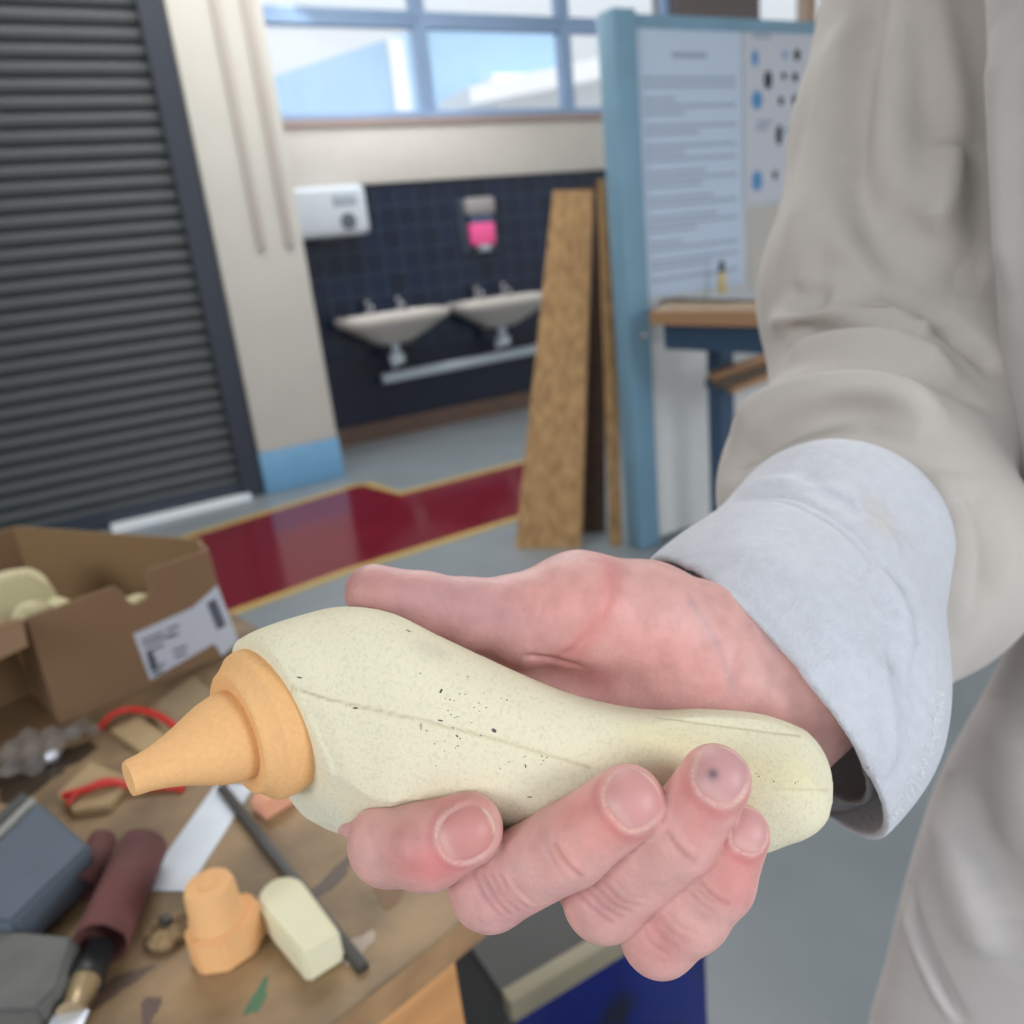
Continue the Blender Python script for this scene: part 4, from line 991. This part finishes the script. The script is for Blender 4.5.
for nd in nail_data:
    cp_, ax, bx_, n_, L, W, col = nd; V = []; Fc = []; Cc = []; NR, NA = 12, 48
    for i in range(NR+1):
        s = i/NR
        for k in range(NA):
            a = 2*math.pi*k/NA; cu_ = math.cos(a); sv = math.sin(a); rs_ = (abs(cu_)**2.3+abs(sv)**2.3)**(-1/2.3)*s*.985
            u = rs_*cu_; v = rs_*sv
            o_ = cp_+ax*u*L+bx_*v*W+n_*.006; h = htree2.ray_cast(Vector(o_.tolist()), Vector((-n_).tolist()), .02)
            p_ = np.array(h[0]) if h[0] is not None else o_-n_*.006
            lift = .00016 if s < .93 else .00016-.0004*(s-.93)/.07
            V.append(p_+n_*lift)
            c = np.array(lin(col))
            lun = math.exp(-((u+.85)/.18)**2)*.35; c = c*(1-lun)+np.array(lin((.92, .76, .72)))*lun
            fe = float(np.clip((rs_*cu_-.80*(1-.18*v*v)+0)/.06, 0, 1)); c = c*(1-fe*.75)+np.array(lin((.90, .80, .72)))*fe*.75
            ed = float(np.clip((s-.93)/.05, 0, 1)); c = c*(1-ed*.5)+np.array(lin((.80, .62, .58)))*ed*.5
            Cc.append(c)
    # smooth the plate so it reads as one nail
    A_ = np.array(V).reshape(NR+1, NA, 3)
    for _ in range(6):
        B_ = A_.copy(); B_[1:-1] = .5*A_[1:-1]+.125*(np.roll(A_, 1, 1)+np.roll(A_, -1, 1))[1:-1]+.125*(A_[:-2]+A_[2:]); B_[0] = B_[1].mean(0); A_ = B_
    V = A_.reshape(-1, 3)
    for i in range(NR):
        for k in range(NA): Fc.append((i*NA+k, i*NA+(k+1) % NA, (i+1)*NA+(k+1) % NA, (i+1)*NA+k))
    Cc = np.array(Cc)
    if nd is nail_data[2]:
        q_ = cast(htree2, 713, 774)[0]; d_ = np.linalg.norm(V-q_, axis=1)[:, None]; k_ = np.exp(-(d_/.0013)**2)*.8; Cc = Cc*(1-k_)+np.array(lin((.33, .30, .36)))*k_
    mesh_obj('fingernail', V, np.array(Fc), m_nail, person, Cc)

# ================================================================ lab coat
m_coat = mat('white_cotton_drill', (.80, .785, .77), rough=.85, attr=True, var=.04, vscale=60, bump=.00015, bscale=900, sheen=.2)
CP = [P(665, 556, .292), P(850, 835, .300), P(806, 690, .2445)]
cn_ = np.cross(CP[1]-CP[0], CP[2]-CP[0]); cn_ /= np.linalg.norm(cn_)
if cn_@(P(600, 750, .27)-CP[0]) < 0: cn_ = -cn_          # towards the hand
CUFF = [J(718, 730, .285, .0550), J(763, 682, .305, .0555), J(832, 548, .360, .0490)]
SLV = [J(860, 615, .365, .046), J(898, 556, .405, .060), J(850, 492, .43, .0655), J(905, 405, .485, .074), J(885, 290, .50, .073), J(912, 130, .53, .0735), J(952, -90, .57, .078), J(975, -330, .60, .085)]
def cuff_sdf(X):
    o = chain(X, CUFF, .03); inner = o+.0028; r = X-CP[0]; pl = r@cn_
    wob = 0
    o = np.maximum(o, pl); sh_ = np.maximum(o, -inner)
    return sh_
def slv_sdf(X):
    d = None
    for (a, ra), (b, rb) in zip(SLV[:-1], SLV[1:]):
        s = seg_d(X, a, b, ra, rb); d = s if d is None else smin(d, s, .018)
    return d
def box_of(js, m): 
    A_ = np.array([p for p, r in js]); R_ = np.array([r for p, r in js])[:, None]; return (A_-R_).min(0)-m, (A_+R_).max(0)+m
lo, hi = box_of(CUFF, .004); KV, KQ = surface_nets(cuff_sdf, lo, hi, .0011)
lo, hi = box_of(SLV, .004); LV, LQ = surface_nets(slv_sdf, lo, hi, .0022)
print('cuff', len(KV), 'sleeve', len(LV))
KV = smooth_mesh(KV, KQ, 3); LV = smooth_mesh(LV, LQ, 6)
def folds(V, Q, strokes):
    for px, wd, amp in strokes:
        N_ = normals(V, Q); tr = bvh(V, Q); V = stroke(V, N_, tr, px, wd, amp)
    return V
LV = folds(LV, LQ, [
    ([(770, 322), (820, 316), (880, 308), (920, 322)], .0070, .0085), ([(790, 300), (850, 296), (915, 300), (970, 330)], .009, -.005), ([(784, 336), (850, 333), (908, 342)], .0050, -.0105), ([(908, 342), (922, 336), (926, 322)], .004, .004),
    ([(788, 366), (830, 350), (890, 350), (960, 378)], .007, .0105), ([(930, 318), (962, 338), (1000, 370)], .006, -.012), ([(800, 384), (850, 368), (930, 380), (990, 408)], .0045, -.006),
    ([(745, 412), (775, 392), (800, 378)], .006, -.007), ([(735, 430), (790, 400), (870, 392), (950, 420)], 0.010, .011),
    ([(726, 468), (780, 432), (850, 412), (920, 430)], .007, -.011),
    ([(838, 20), (822, 120), (800, 210), (786, 270)], .012, .005), ([(880, -60), (868, 40), (858, 120), (862, 190), (905, 260), (960, 300)], .013, -.014),
    ([(925, -70), (938, 20), (948, 80), (960, 150)], .010, .008), ([(915, -70), (905, 30), (896, 110), (886, 200)], .012, .008), ([(955, 140), (945, 200), (925, 240)], .010, .008), ([(880, 200), (930, 250), (985, 285)], .016, -.008),
    ([(800, 265), (850, 270), (910, 300)], .012, -.006), ([(785, 285), (800, 300), (830, 300)], .008, -.005), ([(960, 480), (985, 540), (990, 600)], .010, -.007), ([(935, 470), (960, 540), (950, 640)], .010, .006),
    ([(975, 130), (985, 220), (975, 300)], .012, -.005)])
KV = folds(KV, KQ, [
    ([(735, 500), (790, 498), (850, 530), (890, 580), (915, 650)], .0040, -.0026), ([(740, 490), (800, 484), (860, 508), (905, 570)], .006, .0030),
    ([(800, 470), (850, 500), (890, 510)], .006, -.003), ([(705, 560), (760, 560), (820, 610), (860, 700)], .012, .003), ([(860, 560), (900, 620), (900, 700)], .008, -.003),
    ([(690, 572), (740, 596), (790, 655), (812, 705)], .0020, -.0006), ([(830, 720), (845, 770), (850, 810)], .010, -.004), ([(870, 650), (885, 720), (880, 780)], .006, .003)])
base_c = np.array(lin((.74, .71, .685))); base_k = np.array(lin((.79, .80, .835)))  # sleeve tinted greyer as shaded, cuff lighter and cooler as lit
LC = np.tile(base_c, (len(LV), 1)); KC = np.tile(base_k, (len(KV), 1))
kt = bvh(KV, KQ)
KC = paint(KC, KV, kt, [(873, 505), (887, 528)], .006, (.76, .74, .70), .5)
slv = mesh_obj('lab_coat_sleeve', LV, LQ, m_coat, person, LC)
m_cuff = mat('fleecy_cotton', (.82, .83, .85), rough=.95, attr=True, var=.08, vscale=220, bump=.0005, bscale=700, sheen=.4)
cf = mesh_obj('sleeve_cuff', KV, KQ, m_cuff, slv, KC)
# dark lining edge showing inside the cuff beside the wrist
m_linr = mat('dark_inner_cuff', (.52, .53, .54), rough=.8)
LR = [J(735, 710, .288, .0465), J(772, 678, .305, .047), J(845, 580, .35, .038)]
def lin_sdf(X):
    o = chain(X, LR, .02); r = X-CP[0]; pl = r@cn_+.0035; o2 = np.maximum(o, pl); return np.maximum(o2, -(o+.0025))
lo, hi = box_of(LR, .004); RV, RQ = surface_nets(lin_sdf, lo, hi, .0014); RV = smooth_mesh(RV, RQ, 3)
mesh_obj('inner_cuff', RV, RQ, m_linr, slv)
# coat body: a tall column beside the arm, silhouette picked at several heights
def coat_body():
    rows = [(-420, 965, .40, .13), (-260, 972, .40, .15), (-120, 978, .40, .15), (0, 985, .40, .15), (150, 991, .405, .15), (300, 997, .41, .15), (420, 1004, .425, .15), (540, 1016, .45, .15), (610, 1022, .475, .15), (680, 990, .51, .15), (760, 946, .55, .15), (830, 920, .585, .155), (900, 900, .62, .16), (960, 886, .65, .165), (1024, 868, .68, .17), (1160, 840, .74, .18), (1400, 800, .86, .19)]
    R_ = spline([list(r) for r in rows], 460); NA = 440; V = []
    for i, (y, x, d, r) in enumerate(R_):
        e = P(x, y, d); rd_ = ray(x, y); rd_ = rd_/np.linalg.norm(rd_); pp = CR-rd_*(CR@rd_); pp /= np.linalg.norm(pp); c = e+pp*r
        for k in range(NA):
            a = 2*math.pi*k/NA; V.append(c-pp*math.cos(a)*r-rd_*math.sin(a)*r*.55)
    V = np.array(V); Q = [(i*NA+k, i*NA+(k+1) % NA, (i+1)*NA+(k+1) % NA, (i+1)*NA+k) for i in range(len(R_)-1) for k in range(NA)]
    global coat_end; coat_end = c
    return V, np.array(Q)
BV, BQ = coat_body()
if (normals(BV, BQ)*(BV-BV.mean(0))).sum() < 0: BQ = BQ[:, ::-1]
BV = folds(BV, BQ, [
    ([(1000, 20), (1006, 150), (1012, 300)], .012, .007), ([(1020, 60), (1018, 200), (1022, 340)], .010, -.006),
    ([(908, 878), (920, 930), (945, 985), (965, 1022)], .0034, -.009), ([(901, 885), (911, 935), (934, 990), (954, 1023)], .0035, .0045),
    ([(960, 770), (985, 840), (1010, 920)], .02, -.010), ([(940, 800), (955, 870), (985, 960)], .014, .008), ([(1000, 700), (1015, 780), (1020, 860)], .016, .008)])
body_c = mesh_obj('lab_coat_front', BV, BQ, m_coat, person, np.tile(np.array(lin((.73, .705, .695))), (len(BV), 1)))
# frayed threads on the raw cuff hem
m_thr = mat('white_thread', (.88, .88, .88), rough=.9)

rf = random.Random(5); bm = bmesh.new(); k2 = bvh(KV, KQ)
for i in range(90):
    t = rf.random(); x = 936-48*t*t+rf.uniform(-3, 3); y = 690+128*t+rf.uniform(-4, 4)
    p_, n_ = cast(k2, x, y)
    if p_ is None: continue
    n_ = n_ if n_@CF < 0 else -n_
    d_ = np.array([rf.uniform(-1, 1) for _ in range(3)])+CR*.6-CU*.6; d_ /= np.linalg.norm(d_); L = rf.uniform(.0012, .003)
    pts = [p_-n_*.0005, p_+n_*.0006+d_*L*.5, p_+d_*L+n_*.0004]; prev = None
    for j, q in enumerate(pts):
        w_ = .00013; ring = [bm.verts.new(tuple(q+CR*w_*math.cos(a)+CU*w_*math.sin(a))) for a in (0, 2.09, 4.19)]
        if prev:
            for m_ in range(3): bm.faces.new((prev[m_], prev[(m_+1) % 3], ring[(m_+1) % 3], ring[m_]))
        prev = ring
fr = bobj('frayed_threads', bm, m_thr, cf); fr['kind'] = 'stuff'

# trousers below the coat, out of frame
m_tro = mat('dark_trousers', (.16, .17, .20), rough=.9)
for s_ in (-1, 1):
    c = coat_end+np.array([s_*.09, 0, 0]); zc = coat_end[2]+.05
    tube('trouser_leg', [(c[0], c[1], zc), (c[0], c[1], zc*.5), (c[0], c[1], .004)], [.088, .075, .068], m_tro, person, 24)
